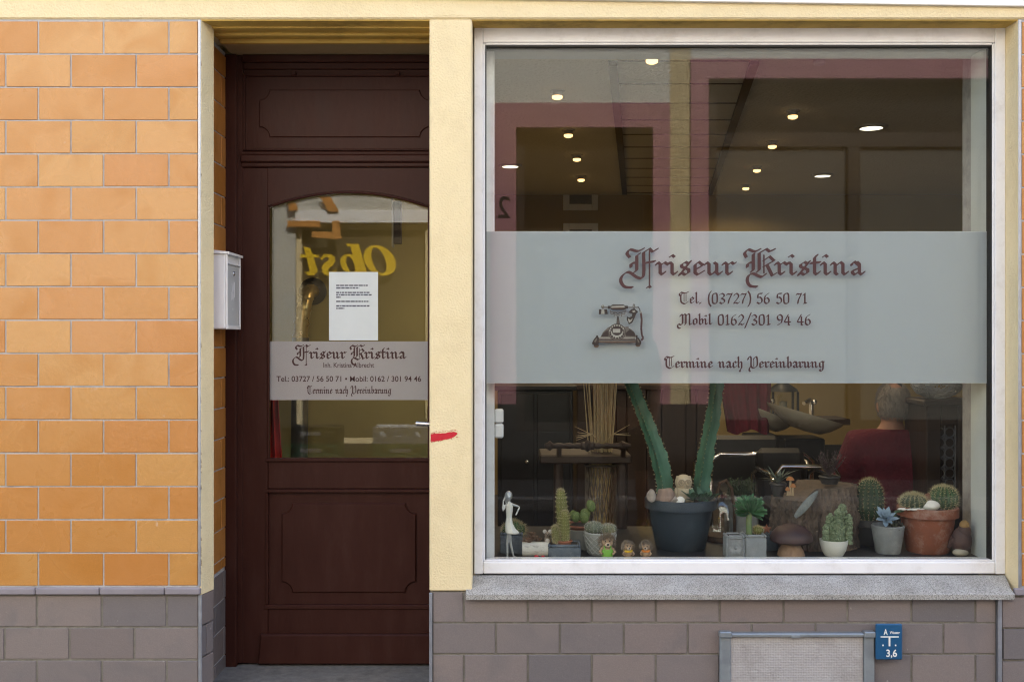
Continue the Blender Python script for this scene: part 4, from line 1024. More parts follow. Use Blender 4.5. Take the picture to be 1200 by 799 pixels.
# --- hedgehog figurines
def hedgehog(label, px, d, hgt, overall, accent, peek):
    t = thing('hedgehog_figurine', label, 'figurine', (X(px,d),d,ZL), 'hedgehog figurines along the front of the window'); k = hgt/.10
    b = MB(); b.ell((0,0,.034*k),(.026*k,.022*k,.034*k),18,12); b.ell((0,-.003*k,.070*k),(.025*k,.023*k,.024*k),18,12)
    for s_ in (-1,1):
        b.tube([(s_*.020*k,-.004*k,.046*k),(s_*.032*k,-.014*k,.030*k),(s_*.022*k,-.024*k,.024*k)],[.007*k,.006*k,.005*k],8); b.ell((s_*.014*k,-.020*k,.006*k),(.009*k,.013*k,.007*k),10,7); b.ell((s_*.0195*k,-.017*k,.083*k),(.0048*k,.003*k,.0048*k),10,7)
    local(b.build('body', FACE), t)
    mz = MB(); mz.ell((0,-.025*k,.062*k),(.012*k,.013*k,.010*k),14,9); local(mz.build('muzzle', pmat('cream muzzle', (0.60,0.47,0.35), (0.5,0.38,0.27), 20, .7) if 'cream muzzle' not in bpy.data.materials else bpy.data.materials['cream muzzle']), t)
    ey = MB(); ey.ell((0,-.038*k,.066*k),(.0055*k,.005*k,.0045*k),8,6)
    for s_ in (-1,1): ey.ell((s_*.009*k,-.024*k,.078*k),.0032*k,8,6)
    ey.tube([(-.007*k,-.032*k,.058*k),(0,-.0345*k,.056*k),(.007*k,-.032*k,.058*k)],.0012*k,5); local(ey.build('eyes', DARKF), t)
    q = MB(); rd = random.Random(int(px))
    for i in range(520):
        z = rd.uniform(-.55,1); a = rd.uniform(0,6.283); r_=math.sqrt(max(0,1-z*z)); n_=Vector((r_*math.cos(a),r_*math.sin(a),z))
        if n_.y < -.50 and n_.z < .38 : continue
        p = Vector((0,.004*k,.070*k))+Vector((n_.x*.025,n_.y*.024,n_.z*.024))*k
        q.spike(p, n_+Vector((rd.uniform(-.35,.35),rd.uniform(-.35,.35),rd.uniform(-.2,.4))), .019*k*rd.uniform(.7,1.25), .0024*k)
    for i in range(160):
        a = rd.uniform(.35,2.8); z = rd.uniform(.01,.06); p = Vector((.024*math.cos(a),.021*math.sin(a),z))*k; q.spike(p,(math.cos(a),math.sin(a),.2+rd.uniform(-.3,.3)),.010*k,.0020*k)
    local(q.build('quills', FUR), t)
    c = MB()
    if overall:
        c.lathe([(.0225*k,.008*k),(.0275*k,.022*k),(.0278*k,.036*k),(.0265*k,.042*k)],18); 
        for s_ in (-1,1): c.tube([(s_*.012*k,-.0235*k,.040*k),(s_*.013*k,-.0215*k,.052*k),(s_*.014*k,-.012*k,.060*k)],.0032*k,6)
        local(c.build('overalls', accent), t)
    else:
        c.lathe([(.0245*k,.040*k),(.0275*k,.046*k),(.0255*k,.053*k)],18); local(c.build('scarf', accent), t)
    return t
hedgehog('largest hedgehog figurine, wearing bright green dungarees', 711.5, .21, .094, True, pmat('green glaze', (0.18,0.42,0.06), None, 9, .4), 0)
h2 = hedgehog('small hedgehog figurine with a yellow scarf in the middle of the three', 736, .21, .068, False, pmat('yellow glaze', (0.65,0.42,0.02), None, 9, .4), 0); h2.rotation_euler.z = R(6)
h3 = hedgehog('small hedgehog figurine with an orange scarf next to the big dark pot', 757, .215, .067, False, pmat('orange glaze', (0.62,0.19,0.02), None, 9, .4), 0); h3.rotation_euler.z = R(-14)

# --- the big dark pot with two tall columns
d = .43; pc = (X(797.5,d), d, ZL)
t = thing('potted_column_cactus', 'large dark blue grey pot with two tall blue green column cacti', 'potted plant', pc)
ph_ = Z(588.5,d-.13)-ZL; r1 = S(43.5,d)-.006
local(lathe_pot(.104, r1-.008, ph_, .045, .008, .012, 48).build('pot', BIGP), t); local(soil(r1-.018, ph_-.016).build('soil', SOIL), t)
def column(pts, wid, mat, parent):
    b = MB(); sp = MB(); m = 46; ribs = 3; P = []
    for i in range(m+1):
        f = i/m*(len(pts)-1); j = min(int(f), len(pts)-2); u = f-j
        P.append(tuple(pts[j][c]*(1-u)+pts[j+1][c]*u for c in range(4)))
    v, fs = [], []; n = 18
    for i, (x, y, z, w) in enumerate(P):
        for q in range(n):
            a = 2*math.pi*q/n + 4.45; rb = max(0, math.cos((a-4.45)*ribs/1.0)); wob = 1+.10*math.sin(i*2.1)*rb+.05*math.sin(i*.7)
            rr = w*(.40+.66*rb**1.8)*wob; v.append((x+rr*math.cos(a), y+rr*math.sin(a)*.8, z))
        for q in range(ribs):
            a = 2*math.pi*q/ribs+4.45; p = Vector((x+w*1.03*math.cos(a), y+w*.83*math.sin(a), z))
            for _ in range(5): sp.spike(p, (math.cos(a)+random.uniform(-.6,.6), math.sin(a)+random.uniform(-.6,.6), random.uniform(-.4,.7)), .009, .0011)
    for i in range(m):
        for q in range(n): fs.append((i*n+q, i*n+(q+1)%n, (i+1)*n+(q+1)%n, (i+1)*n+q))
    fs.append(list(range(m*n,(m+1)*n))); b.add(v, fs, 0, True); o = b.build('column', mat, parent); sp.build('spines', SPINE, o)
def cpt(px, py, dd, w): return (X(px,dd), dd, Z(py,dd), S(w/2,dd))
zs_ = lambda p: p
column([cpt(780,590,.42,21),cpt(778,565,.42,22),cpt(770,530,.42,22),cpt(757,495,.42,19),cpt(745,465,.42,18),cpt(735,440,.42,17),cpt(725,405,.42,17),cpt(718,385,.42,9)], 0, EUPH, t)
column([cpt(820,590,.44,21),cpt(822,565,.44,22),cpt(827,530,.44,20),cpt(834,495,.44,19),cpt(839,460,.44,17),cpt(841,430,.44,17),cpt(843,400,.44,16),cpt(844,385,.44,8)], 0, EUPH, t)
b = MB(); rd = random.Random(3)
for (px,py) in ((812,582),(822,578),(830,583)):
    for i in range(9):
        a = rd.uniform(0,6.28); b.leaf((X(px,.33),.33+rd.uniform(-.01,.01),Z(586,.33)), (math.cos(a),math.sin(a)*.8-.3,rd.uniform(.25,1.1)), rd.uniform(.04,.062), .024, (0,0,1), .2, 0, .003, .1)
b.build('leaf_rosettes', pmat('dark succulent', (0.045,0.10,0.055), (0.025,0.06,0.035), 20, .45), t)
zp = ZL+ph_-.014
# things lying in that pot
ow_ = thing('owl_figurine', 'cream ceramic owl figurine sitting in the big dark pot', 'figurine', (X(801,.40),.40,zp))
OW = pmat('cream ceramic', (0.46,0.39,0.28), (0.36,0.29,0.20), 30, .6, .3, 120); c = Vector((X(801,.40),.40,0))
b = MB(); b.ell(c+Vector((0,0,Z(580,.4))),(.038,.034,.050),20,14); b.ell(c+Vector((0,-.002,Z(565.5,.4))),(.036,.033,.034),20,14)
for s_ in (-1,1): b.tube([c+Vector((s_*.024,0,Z(562,.4))),c+Vector((s_*.027,0,Z(558,.4)))],[.010,.004],8)
b.build('body', OW, ow_)
ey = MB()
for s_ in (-1,1):
    p = c+Vector((s_*.0135,-.034,Z(564.5,.4))); ey.tube([p+Vector((.0115*math.cos(i*.4),-.001,.0115*math.sin(i*.4))) for i in range(16)],.0022,6,closed=True); ey.ell(p,(.0055,.004,.0055),10,8)
ey.spike(c+Vector((0,-.034,Z(568.5,.4))),(0,-.5,-1),.016,.005); ey.build('eyes', pmat('owl relief', (0.30,0.24,0.16), None, 20, .6), ow_)
for s_ in (-1,1): MB().ell(c+Vector((s_*.033,-.008,Z(581,.4))),(.010,.022,.036),12,9).build('wing', OW, ow_)
rk = thing('stone', 'upright reddish banded stone standing in the big dark pot', 'stone', (X(778.5,.35),.35,zp))
roundrock((X(778.5,.35),.35,Z(581.5,.35)), S(12.5,.35), 11, (1,.8,.95)).build('rock', pmat('banded stone', (0.34,0.24,0.19), (0.17,0.12,0.10), 10, .8, .5, 60, stretch=(4,4,1)), rk)
for px, py, r, s_, lab in ((763.5,581,6.5,4,'small pale pebble left of the reddish stone in the big pot'),(791,586,6,9,'small dark pebble right of the reddish stone, below the owl'),(797,587,6.5,21,'flat white stone lying in front of the ceramic owl')):
    tag(roundrock((X(px,.33),.33,Z(py,.33)), S(r,.33), s_, (.9,.9,1.2 if r > 6.2 and px < 770 else .8)).build('stone', WHITEST if px > 795 else PEBBLE), lab, 'stone')

# --- glass jar lantern with a wicker handle, behind
d = .60; t = thing('glass_lantern', 'clear glass lantern jar with a bent wicker handle behind the big pot', 'lantern', (X(845,d),d,ZL))
GL2 = glass_mat('jar glass', .10, (.93,.95,.95), .02)
MB().lathe([(.05,.0),(.072,.03),(.076,.09),(.060,.15),(.045,.175),(.048,.19)],28,(X(844,d),d,ZL)).build('jar', GL2, t)
MB().tube([(X(838,d),d-.02,ZL+.18),(X(842,d),d-.02,Z(566,d)),(X(850,d),d-.01,Z(563,d)),(X(857,d),d,Z(572,d)),(X(861,d),d,Z(600,d)),(X(861,d),d,ZL+.02)],.0075,8).build('handle', pmat('wicker', (0.09,0.05,0.03), (0.05,0.03,0.018), 60, .8), t)
b = MB(); b.lathe([(.077,.0),(.08,.012),(.077,.024)],24,(X(848,d),d,ZL+.0)); b.build('base_ring', bpy.data.materials['wicker'], t)

# --- crested green cactus on a stem in a concrete cube
t, cx, cy, zt = block_pot('potted_cactus', 'bright green mop headed succulent on a stem in a pale concrete cube', 873.5, 898.5, 627, .21, CONC, .085, cat='potted plant')
dd = .25; b = MB(); b.tube([(X(878,dd),dd,zt-.005),(X(877.5,dd),dd,Z(612,dd)),(X(878.5,dd),dd,Z(600,dd))],[.0125,.0115,.0125],12); b.build('stem', pmat('crest stem', (0.09,0.17,0.06), (0.16,0.17,0.09), 60, .7), t)
b = MB(); rd = random.Random(19); hub = Vector((X(878.5,dd),dd,Z(601,dd)))
for i in range(120):
    u = rd.random(); a = R(-22+224*u); dy_ = rd.uniform(-.75,.6); di = Vector((math.cos(a),dy_,math.sin(a)*1.05+.05)); ln = rd.uniform(.72,1.0)*(.068+.016*math.sin(a))
    b.leaf(hub+Vector((0,0,rd.uniform(-.004,.006))), di, ln, rd.uniform(.020,.030), (math.cos(a+1.57)*rd.choice((-1,1)),-.6,math.sin(a+1.57)), rd.uniform(.2,.55), 0, .0012, .75, 7, rd.uniform(.05,.35))
b.build('crest', CREST, t)
c_ = MB(); sp = MB(); ar = ribbed(c_, (X(889.5,dd),dd+.02,zt-.006), .021, .030, 12, .12, 48, 8); spines(sp, ar, .010, .0005, 5); c_.build('ball', CAC_Y, t); sp.build('spines', SPINE, t)
t, cx, cy, zt = block_pot('ornament_block', 'grey concrete block with a flower relief, left of the crested cactus cube', 851, 873, 627.5, .205, CONC, .07, cat='ornament')
b = MB(); y_ = .2045
for i in range(12):
    a = i*math.pi/6; L1 = .028 if i % 2 else .034; b.leaf((cx,y_,ZL+.045),(math.cos(a),-.12,math.sin(a)),L1,.014,(0,-1,0),.3,0,.003)
b.ell((cx,y_-.003,ZL+.045),(.007,.005,.007),10,7); frame4(b, X(852.5,.2), X(871.5,.2), ZL+.006, ZL+.084, .004, .200, .206, .0015)
b.build('relief', pmat('relief grey', (0.30,0.31,0.32), (0.12,0.13,0.14), 40, .7), t)

# --- grey-green shrublet in a tall pale pot, behind
d = .62; t = thing('potted_conifer', 'feathery grey green dwarf conifer in a square pale grey pot behind the crest', 'potted plant', (X(869,d),d,ZL))
MB().cbox(X(855,d),X(889,d),d,d+.12,ZL,Z(583,d),.006).build('pot', CONC, t)
b = MB(); rd = random.Random(8)
for i in range(60):
    px = rd.uniform(856,886); p0 = Vector((X(px,d), d+.02+rd.uniform(0,.08), Z(584,d))); di = Vector((rd.uniform(-.5,.5),rd.uniform(-.5,.3),1)).normalized(); ln = rd.uniform(.035,.085)
    for j in range(16):
        q = p0+di*ln*j/16; 
        for _ in range(2): b.leaf(q,(rd.uniform(-1,1),rd.uniform(-1,.6),.5),.013,.005,(0,0,1),.1,0,.0006,.1,2)
b.build('foliage', GREYGR, t)
t, *_ = block_pot('plant_pot', 'empty dark blue slate cube behind the crested cactus', 897, 912, 625, .36, SLATE, .05)
# terracotta star leaning there
d = .36; b = MB(); pts = []
for i in range(10):
    a = R(90+36*i); r = .021 if i % 2 == 0 else .0095; pts.append((X(898.5,d)+r*math.cos(a), Z(607,d)+.010+r*math.sin(a)))
b.prism(pts, d-.006, d+.004, 0, .003); st_ = b.build('star', TERRA2)
tag(st_, 'small terracotta star standing on the blue slate cube', 'ornament'); st_.location.z = Z(625,.36)-Z(607,.36)+.007

# --- tree stump and the things on it
d = .50; sx0, sx1 = 905, 1001; t = thing('tree_stump', 'rough barked dark tree stump with a slanting top', 'stump', (X(953,d),d,ZL))
v, fs = [], []; n, m = 180, 60; cxs = X(953,d); r0 = S(46,d); rd = random.Random(2)
from mathutils import noise as mnoise
for j in range(m+1):
    for i in range(n):
        a = 2*math.pi*i/n; p = Vector((math.cos(a)*2.4, math.sin(a)*2.4, j*.14))
        g = mnoise.noise(Vector((p.x*4.5,p.y*4.5,p.z*.35)))*.06+abs(mnoise.noise(Vector((p.x*9,p.y*9,p.z*.75+9))))*.085+mnoise.noise(Vector((p.x*.8,p.y*.8,3)))*.05
        rr = r0*(1+g*1.6+(.06*(1-j/m)**3)); x = math.cos(a)*rr
        zt_ = Z(571,d-.1)+(-.055 if x < -.03 else 0)*min(1,(-x-.03)/.05 if x < -.03 else 0)
        v.append((cxs+x, d+math.sin(a)*rr*.85, ZL+(zt_-ZL)*j/m))
for j in range(m):
    for i in range(n): fs.append((j*n+i, j*n+(i+1)%n, (j+1)*n+(i+1)%n, (j+1)*n+i))
MB().add(v, fs, 0, True).build('bark', pmat('bark', (0.17,0.125,0.095), (0.035,0.026,0.022), 38, .95, .9, 90, stretch=(1,1,.35), dirt=(0.20,0.17,0.14), dirt_amt=.4, dirt_scale=20, bdist=.012), t, sharp=80)
tp = [v[m*n+i] for i in range(n)]; cc = (cxs, d, sum(p[2] for p in tp)/n)
MB().add([(cc[0]+(p[0]-cc[0])*.96, cc[1]+(p[1]-cc[1])*.96, p[2]-.001) for p in tp]+[cc], [(i,(i+1)%n,n) for i in range(n)]).build('cut_top', pmat('stump wood', (0.16,0.12,0.085), (0.09,0.065,0.05), 40, .9), t)
zst = Z(571,d-.1)
d2 = .47; t = thing('potted_air_plant', 'dark small pot of spiky grey leaves on the left of the tree stump', 'potted plant', (X(913,d2),d2,zst-.05))
lathe_pot(.022,.034,.058,.012,.002).build('pot', pmat('dark pot', (0.025,0.024,0.026), (0.04,0.038,0.04), 12, .5), t).location = (X(912,d2),d2,zst-.048)
b = MB(); rd = random.Random(12)
for i in range(26):
    a = rd.uniform(0,6.28); b.leaf((X(912,d2),d2,zst+.006),(math.cos(a)*.8,math.sin(a)*.8,rd.uniform(.5,1.6)),rd.uniform(.05,.10),.011,(0,0,1),.3,0,.0014,.05,6,rd.uniform(0,.5))
b.build('leaves', pmat('grey leaves', (0.10,0.125,0.105), (0.06,0.075,0.065), 20, .6), t)
t = thing('mushroom_ornament', 'little tan mushroom ornament pair on top of the tree stump', 'ornament', (X(926.5,.42),.42,zst-.01))
for px, py, r, z0_ in ((926,563,.017,-.02),(929,571,.013,-.025),(923,575,.010,-.03)):
    dd=.42; MB().tube([(X(px,dd),dd,Z(581,dd)),(X(px,dd)+.001,dd,Z(py,dd))],[.0055,.0045],8).build('stalk', pmat('tan stalk', (0.36,0.27,0.17), None, 20, .7) if 'tan stalk' not in bpy.data.materials else bpy.data.materials['tan stalk'], t)
    MB().lathe([(.004,-.002),(r,.0),(r*.95,.006),(r*.55,.013),(0,.016)],16,(X(px,dd),dd,Z(py,dd))).build('cap', pmat('orange cap', (0.36,0.15,0.05), (0.25,0.10,0.035), 30, .6) if 'orange cap' not in bpy.data.materials else bpy.data.materials['orange cap'], t)
d2 = .50; t = thing('heather_plant', 'dark purple heather in a low dark pot on the tree stump', 'potted plant', (X(972,d2),d2,zst))
lathe_pot(.035,.045,.035,.01,.001).build('pot', bpy.data.materials['dark pot'], t).location = (X(972,d2),d2,zst+.0005)
b = MB(); rd = random.Random(4)
for i in range(70):
    di = Vector((rd.uniform(-.75,.75),rd.uniform(-.6,.6),1)).normalized(); p0 = Vector((X(972,d2),d2,zst+.028)); ln = rd.uniform(.06,.125)
    b.tube([p0,p0+di*ln],[.0009,.0006],4)
    for j in range(5,18):
        q = p0+di*ln*j/18; b.leaf(q,(rd.uniform(-1,1),rd.uniform(-1,1),.6),.009,.0042,(0,0,1),.1,0,.0005,.1,2)
b.build('sprigs', pmat('heather', (0.085,0.045,0.075), (0.05,0.055,0.035), 60, .8), t)
# glass feather leaning on the stump
d2 = .30; b = MB(); pa, pb = Vector((X(931,d2),d2-.01,Z(606,d2))), Vector((X(961,d2),d2+.03,Z(577,d2))); n_ = 14; up = Vector((0,-1,.1)); L = (pb-pa).length; di = (pb-pa).normalized(); w_ = di.cross(up).normalized(); v=[]; fs=[]
for i in range(n_+1):
    u = i/n_; ww = .016*math.sin(math.pi*(.08+.90*u))**.6; p = pa+di*L*u
    for s_ in (-1,0,1): v.append(p+w_*ww*s_+Vector((0,-.004,0))*(1-abs(s_)))
    for s_ in (1,0,-1): v.append(p+w_*ww*s_+Vector((0,.0015,0)))
for i in range(n_):
    for q in range(6): fs.append((i*6+q,i*6+(q+1)%6,(i+1)*6+(q+1)%6,(i+1)*6+q))
fs.append(list(range(6))[::-1]); fs.append(list(range(n_*6,n_*6+6)))
b.add(v, fs, 0, True); tag(b.build('feather', pmat('frosted feather', (0.15,0.17,0.165), (0.07,0.08,0.078), 45, .45, .7, 70)), 'pale grey feather ornament leaning slantwise against the tree stump', 'ornament')

# --- big mushroom
d = .235; t = thing('mushroom_ornament', 'large wooden mushroom ornament with dark brown cap in front of the stump', 'ornament', (X(929.5,d),d,ZL))
MB().lathe([(.0,.0),(.055,.002),(.050,.02),(.036,.045),(.028,.075)],28,(X(929,d),d+.03,ZL), wob=lambda a,z: 1+.05*math.sin(a*3+1)).build('stalk', pmat('pale wood', (0.30,0.19,0.12), (0.20,0.12,0.075), 14, .7, .2, 60, stretch=(3,3,.6)), t)
MB().lathe([(.026,.068),(.070,.055),(.084,.062),(.086,.074),(.078,.094),(.055,.116),(.026,.127),(0,.130)],36,(X(929.5,d),d+.03,ZL), wob=lambda a,z: 1+.03*math.sin(a*2)).build('cap', pmat('dark cap', (0.055,0.028,0.028), (0.03,0.016,0.017), 16, .5), t)

# --- white bowl with mossy columns
d = .225; pcx = X(981.5,d); t = thing('potted_cactus', 'mossy grey green clustered cactus in a small white bowl before the stump', 'potted plant', (pcx,d+.05,ZL))
MB().lathe([(0,0),(.036,0),(.047,.02),(.055,.048),(.0565,.064),(.053,.064),(.05,.05),(0,.047)],36,(pcx,d+.05,ZL)).build('pot', WPOT, t)
b = MB(); rd = random.Random(6)
for (px, top, w) in ((974,603,11),(981,596,11),(988,591,12),(994,603,9),(968,615,8),(985,612,10),(977,612,10)):
    dd = d+.05; x0 = X(px,dd); zb2, zt2 = ZL+.05, Z(top,dd); r = S(w/2,dd)*.95; yy = dd+rd.uniform(-.018,.018)
    b.tube([(x0,yy,zb2),(x0,yy,zt2-.01),(x0,yy,zt2)],[r*.7,r*.6,r*.15],10)
    for i in range(330):
        a = rd.uniform(0,6.28); z = zb2+(zt2-zb2)*rd.random(); q = r*(.72+.12*math.sin(z*300)); tpf = min(1,(zt2-z)/.02+.25)
        b.ell((x0+q*tpf*math.cos(a), yy+q*tpf*math.sin(a), z),(.0040*rd.uniform(.6,1.4),)*3,6,4)
b.build('cactus', pmat('mossy green', (0.24,0.29,0.18), (0.07,0.105,0.055), 70, .85), t)

# --- dark spiny ball on a dark pot
d = .50; t = thing('potted_cactus', 'tall dark round cactus with rusty spines beside the tree stump', 'potted plant', (X(1019,d),d,ZL))
lathe_pot(.052,.062,Z(608,d)-ZL,.03,.004).build('pot', bpy.data.materials['dark pot'], t).location = (X(1019,d),d,ZL)
b = MB(); sp = MB(); ar = ribbed(b,(X(1019,d),d,Z(612,d)),S(16,d),S(50,d),16,.13,80,16); spines(sp,ar,.015,.0006,5,0); b.build('cactus', CAC_D, t)
sp2 = MB(); spines(sp2, [a for i,a in enumerate(ar) if i % 3 == 0], .018, .0007, 3); sp.build('spines', SPINE, t); sp2.build('brown_spines', SPINE_R, t)

# --- blue echeveria in a stone pot
d = .33; cx = X(1040.5,d); t = thing('potted_echeveria', 'pale blue rosette succulent in a light stone pot left of the terracotta pot', 'potted plant', (cx,d,ZL))
lathe_pot(.050,.066,Z(618,d-.06)-ZL,0,0,.007).build('pot', CONC, t).location = (cx,d,ZL); soil(.058,0).build('soil', SOIL, t).location = (cx,d,Z(620,d))
b = MB(); rosette(b, (X(1036,d-.02),d-.035,Z(607,d)), .058, 26, .36, .10, .55, 0, (-.1,-.75,.75)); b.build('rosette', SUCB, t)
b = MB(); rosette(b, (X(1042,d),d-.03,Z(617,d)), .040, 30, .30, .10, .6, 0, (0.1,-.5,.8)); rosette(b, (X(1050,d),d-.02,Z(616,d)), .034, 24, .30, .10, .6, 0, (.5,-.4,.8)); b.build('dark_rosettes', pmat('dark rosette', (0.035,0.055,0.035), (0.05,0.035,0.03), 30, .5), t)
b = MB(); b.tube([(X(1044,d),d,Z(612,d)),(X(1050,d),d,Z(600,d)),(X(1060,d),d-.01,Z(597,d)),(X(1068,d),d-.02,Z(599,d))],[.006,.0065,.007,.004],8); b.build('shoot', GREYGR, t)

# --- terracotta pot with two ball cacti
d = .36; cx = X(1087,d); hT = Z(597,d-.09)-ZL; t = thing('potted_cactus', 'weathered terracotta pot with two spiny ball cacti, the right one bigger', 'potted plant', (cx,d,ZL))
rT = S(35.5,d)-.008
local(lathe_pot(.086, rT-.004, hT, .042, .008, .012, 48).build('pot', TERRA), t); local(soil(rT-.016, hT-.012).build('soil', SOIL), t)
rm_ = MB(); rm_.lathe([(rT-.010,hT-.003),(rT+.0015,hT-.0005),(rT+.003,hT+.0012),(rT-.006,hT+.0015)],40,wob=lambda a,z: 1); 
for px, w, top, dy, ln in ((1070.5,31,580,-.02,.020),(1106,33,570.5,.0,.017)):
    b = MB(); sp = MB(); dd = d+dy; r = S(w/2,dd)*.95; zb2 = ZL+hT-.014
    ar = ribbed(b,(X(px,dd),dd,zb2),r,Z(top,dd)-zb2,17,.15,102,14); spines(sp,ar,ln,.0007,6,0,1.0)
    o = b.build('cactus', CAC_G if px > 1090 else CAC_D, t); sp.build('spines', SPINE, o)
s1 = tag(roundrock((X(1091,d-.07),d-.07,ZL+hT+.012), S(10,d), 31, (1,.8,.6)).build('stone', WHITEST), 'white stone lying between the two ball cacti in the terracotta pot', 'stone')
s2 = tag(roundrock((X(1087.5,d+.02),d+.02,ZL+hT+.03), S(5.5,d), 17, (1,1,1.2)).build('stone', pmat('red stone', (0.22,0.09,0.06), None, 20, .8)), 'small reddish stone behind the white stone in the terracotta pot', 'stone')
b = MB(); rd = random.Random(14)
for i in range(26):
    px = rd.uniform(1056,1082); b.ell((X(px,d-.085),d-.082+rd.uniform(-.008,.02),ZL+hT-.002),(rd.uniform(.006,.012),.006,.004),8,6)
b.build('grit', WHITEST, t)

# --- bird figurine at the right
d = .24; bx = X(1130,d); t = thing('bird_figurine', 'dark brown bird figurine with an ochre head in the right window corner', 'figurine', (bx,d,ZL))
b = MB(); b.ell((bx+.002,d+.03,ZL+.060),(.040,.036,.056),20,14); b.ell((bx+.010,d+.022,ZL+.10),(.026,.026,.034),16,12); b.tube([(bx-.02,d+.03,ZL+.07),(bx-.045,d+.05,ZL+.03)],[.022,.008],10); b.build('body', pmat('brown bird', (0.10,0.055,0.045), (0.055,0.032,0.03), 26, .7, .4, 90), t)
b = MB(); b.ell((bx+.008,d+.018,ZL+.125),(.019,.020,.020),16,12); b.spike((bx+.012,d-.002,ZL+.126),(.3,-1,-.2),.016,.006); b.build('head', pmat('ochre bird', (0.30,0.18,0.06), (0.22,0.13,0.05), 20, .6), t)
b = MB(); b.ell((bx-.010,d+.012,ZL+.016),(.032,.022,.016),16,10); b.build('base', pmat('cream base', (0.42,0.38,0.30), (0.3,0.26,0.2), 30, .7), t)

# ------------------------------------------------------------------ the salon behind the display
OCHRE = pmat('ochre wall paint', (0.37,0.285,0.125), (0.33,0.25,0.11), 3, .9, .2, 90)
CEILM = pmat('woodchip ceiling', (0.66,0.64,0.56), (0.62,0.60,0.52), 5, .9, 1.0, 55, bdist=.012)
DARKM = pmat('black leather', (0.014,0.014,0.016), (0.010,0.010,0.011), 10, .42)
DWOOD = pmat('dark brown wood', (0.045,0.026,0.018), (0.025,0.015,0.011), 12, .5, .2, 60, stretch=(1,1,.2))
CHR = pmat('chrome', (0.75,0.75,0.76), (0.68,0.68,0.69), 20, .12, metal=1)
FLOORM = pmat('salon floor', (0.10,0.085,0.075), (0.07,0.06,0.055), 4, .4)
CRM = pmat('cream ceramic basin', (0.55,0.50,0.40), (0.48,0.43,0.34), 5, .25)
BURG = pmat('burgundy cloth', (0.16,0.012,0.035), (0.10,0.008,0.022), 10, .9, .3, 160)
ZF, ZC, DB = .12, 2.75, 5.3
struct(MB().box(-3.0, 6.0, .5, 7.4, ZF-.1, ZF).build('salon_floor', FLOORM))
struct(MB().box(-3.0, 6.0, .365, 7.4, ZC, ZC+.1).build('salon_ceiling', CEILM))
struct(MB().box(-.30, 6.0, DB, DB+.1, ZF, ZC).build('back_wall', OCHRE))
struct(MB().box(5.0, 5.1, .5, DB, ZF, ZC).build('side_wall', OCHRE))
struct(MB().box(-.30, -.235, 1.6, DB, ZF, ZC).build('partition_wall', OCHRE))
struct(MB().box(-3.0, -.302, 1.6, 1.7, ZF, ZC).build('hall_wall', pmat('yellow hall paint', (0.36,0.275,0.10), (0.31,0.235,0.085), 4, .9)))
struct(MB().box(-1.75, -1.65, .7, 1.6, ZF, ZC).build('hall_side_wall', pmat('pale hall paint', (0.55,0.50,0.34), None, 4, .9)))

def ceil_at(py, px, zc=ZC, off=0.0):
    d_ = (zc-off-CAMZ)*SCL*CAMD/(400-py) - CAMD; return X(px, d_), d_
# panelled strip across the ceiling: two dark beams and cross battens
(xa,da),(xb,_) = ceil_at(77,718,off=.02), ceil_at(77,884,off=.02); (xc,dc),(xd,_) = ceil_at(229,732,off=.02), ceil_at(229,832,off=.02)
dc = min(dc, DB-.01)
bm2 = MB()
for (x0,x1) in ((xa,xc),(xb,xd)):
    bm2.add([(x0-.021,da,ZC-.02),(x0+.021,da,ZC-.02),(x1+.021,dc,ZC-.02),(x1-.021,dc,ZC-.02),(x0-.021,da,ZC+.01),(x0+.021,da,ZC+.01),(x1+.021,dc,ZC+.01),(x1-.021,dc,ZC+.01)],[(0,3,2,1),(0,1,5,4),(1,2,6,5),(3,0,4,7),(2,3,7,6)])
for i in range(11):
    u = i/10; y = da+(dc-da)*u; x0 = xa+(xc-xa)*u+.022; x1 = xb+(xd-xb)*u-.022; bm2.box(x0,x1,y-.005,y+.005,ZC-.004,ZC+.004)
struct(bm2.build('ceiling_battens', DWOOD))

# lamps
BULB = emit_mat('lamp glow', (1.0,0.58,0.21), .6); BULBW = emit_mat('downlight glow', (1.0,0.90,0.66), .45)
LCUP = pmat('lamp cup', (0.45,0.42,0.38), None, 9, .4)
grp = 'ceiling spot lamps in two rows'
def spot(px, py, label, lit=True, power=4.0):
    x, y = ceil_at(py, px, off=.035); t = thing('ceiling_lamp', label, 'ceiling lamp', (x,y,ZC), grp)
    local(MB().lathe([(.040,0),(.040,-.005),(.028,-.008),(.024,-.026),(.028,-.028)][::-1],20).build('fitting', LCUP), t)
    local(MB().lathe([(0,-.046),(.015,-.045),(.025,-.040),(.0275,-.032),(.026,-.028)],20).build('bulb', BULB if lit else WPOT), t)
    if lit:
        l_ = bpy.data.objects.new('lamp_light', bpy.data.lights.new('lamp_light','SPOT')); COL.objects.link(l_); l_.parent = t; l_.location = (0,0,-.05)
        l_.data.energy = power; l_.data.color = (1,.74,.45); l_.data.shadow_soft_size = .03; l_.data.spot_size = R(165); l_.data.spot_blend = .6
where = ['nearest to the glass', 'second from the glass', 'third from the glass', 'fourth from the glass', 'farthest from the glass']
for i, (px, py) in enumerate(((764,73),(653,115),(666,160),(676,188),(681,212))): spot(px, py, 'lit warm spot lamp of the left ceiling row, '+where[i])
spot(960, 75, 'unlit spot lamp on the ceiling of the right row, close to the glass', False)
for i, (px, py) in enumerate(((929,138),(905,173),(887,201),(874,222))): spot(px, py, 'lit warm spot lamp of the right ceiling row, '+['nearest','second','third','farthest'][i]+' of the lit ones')
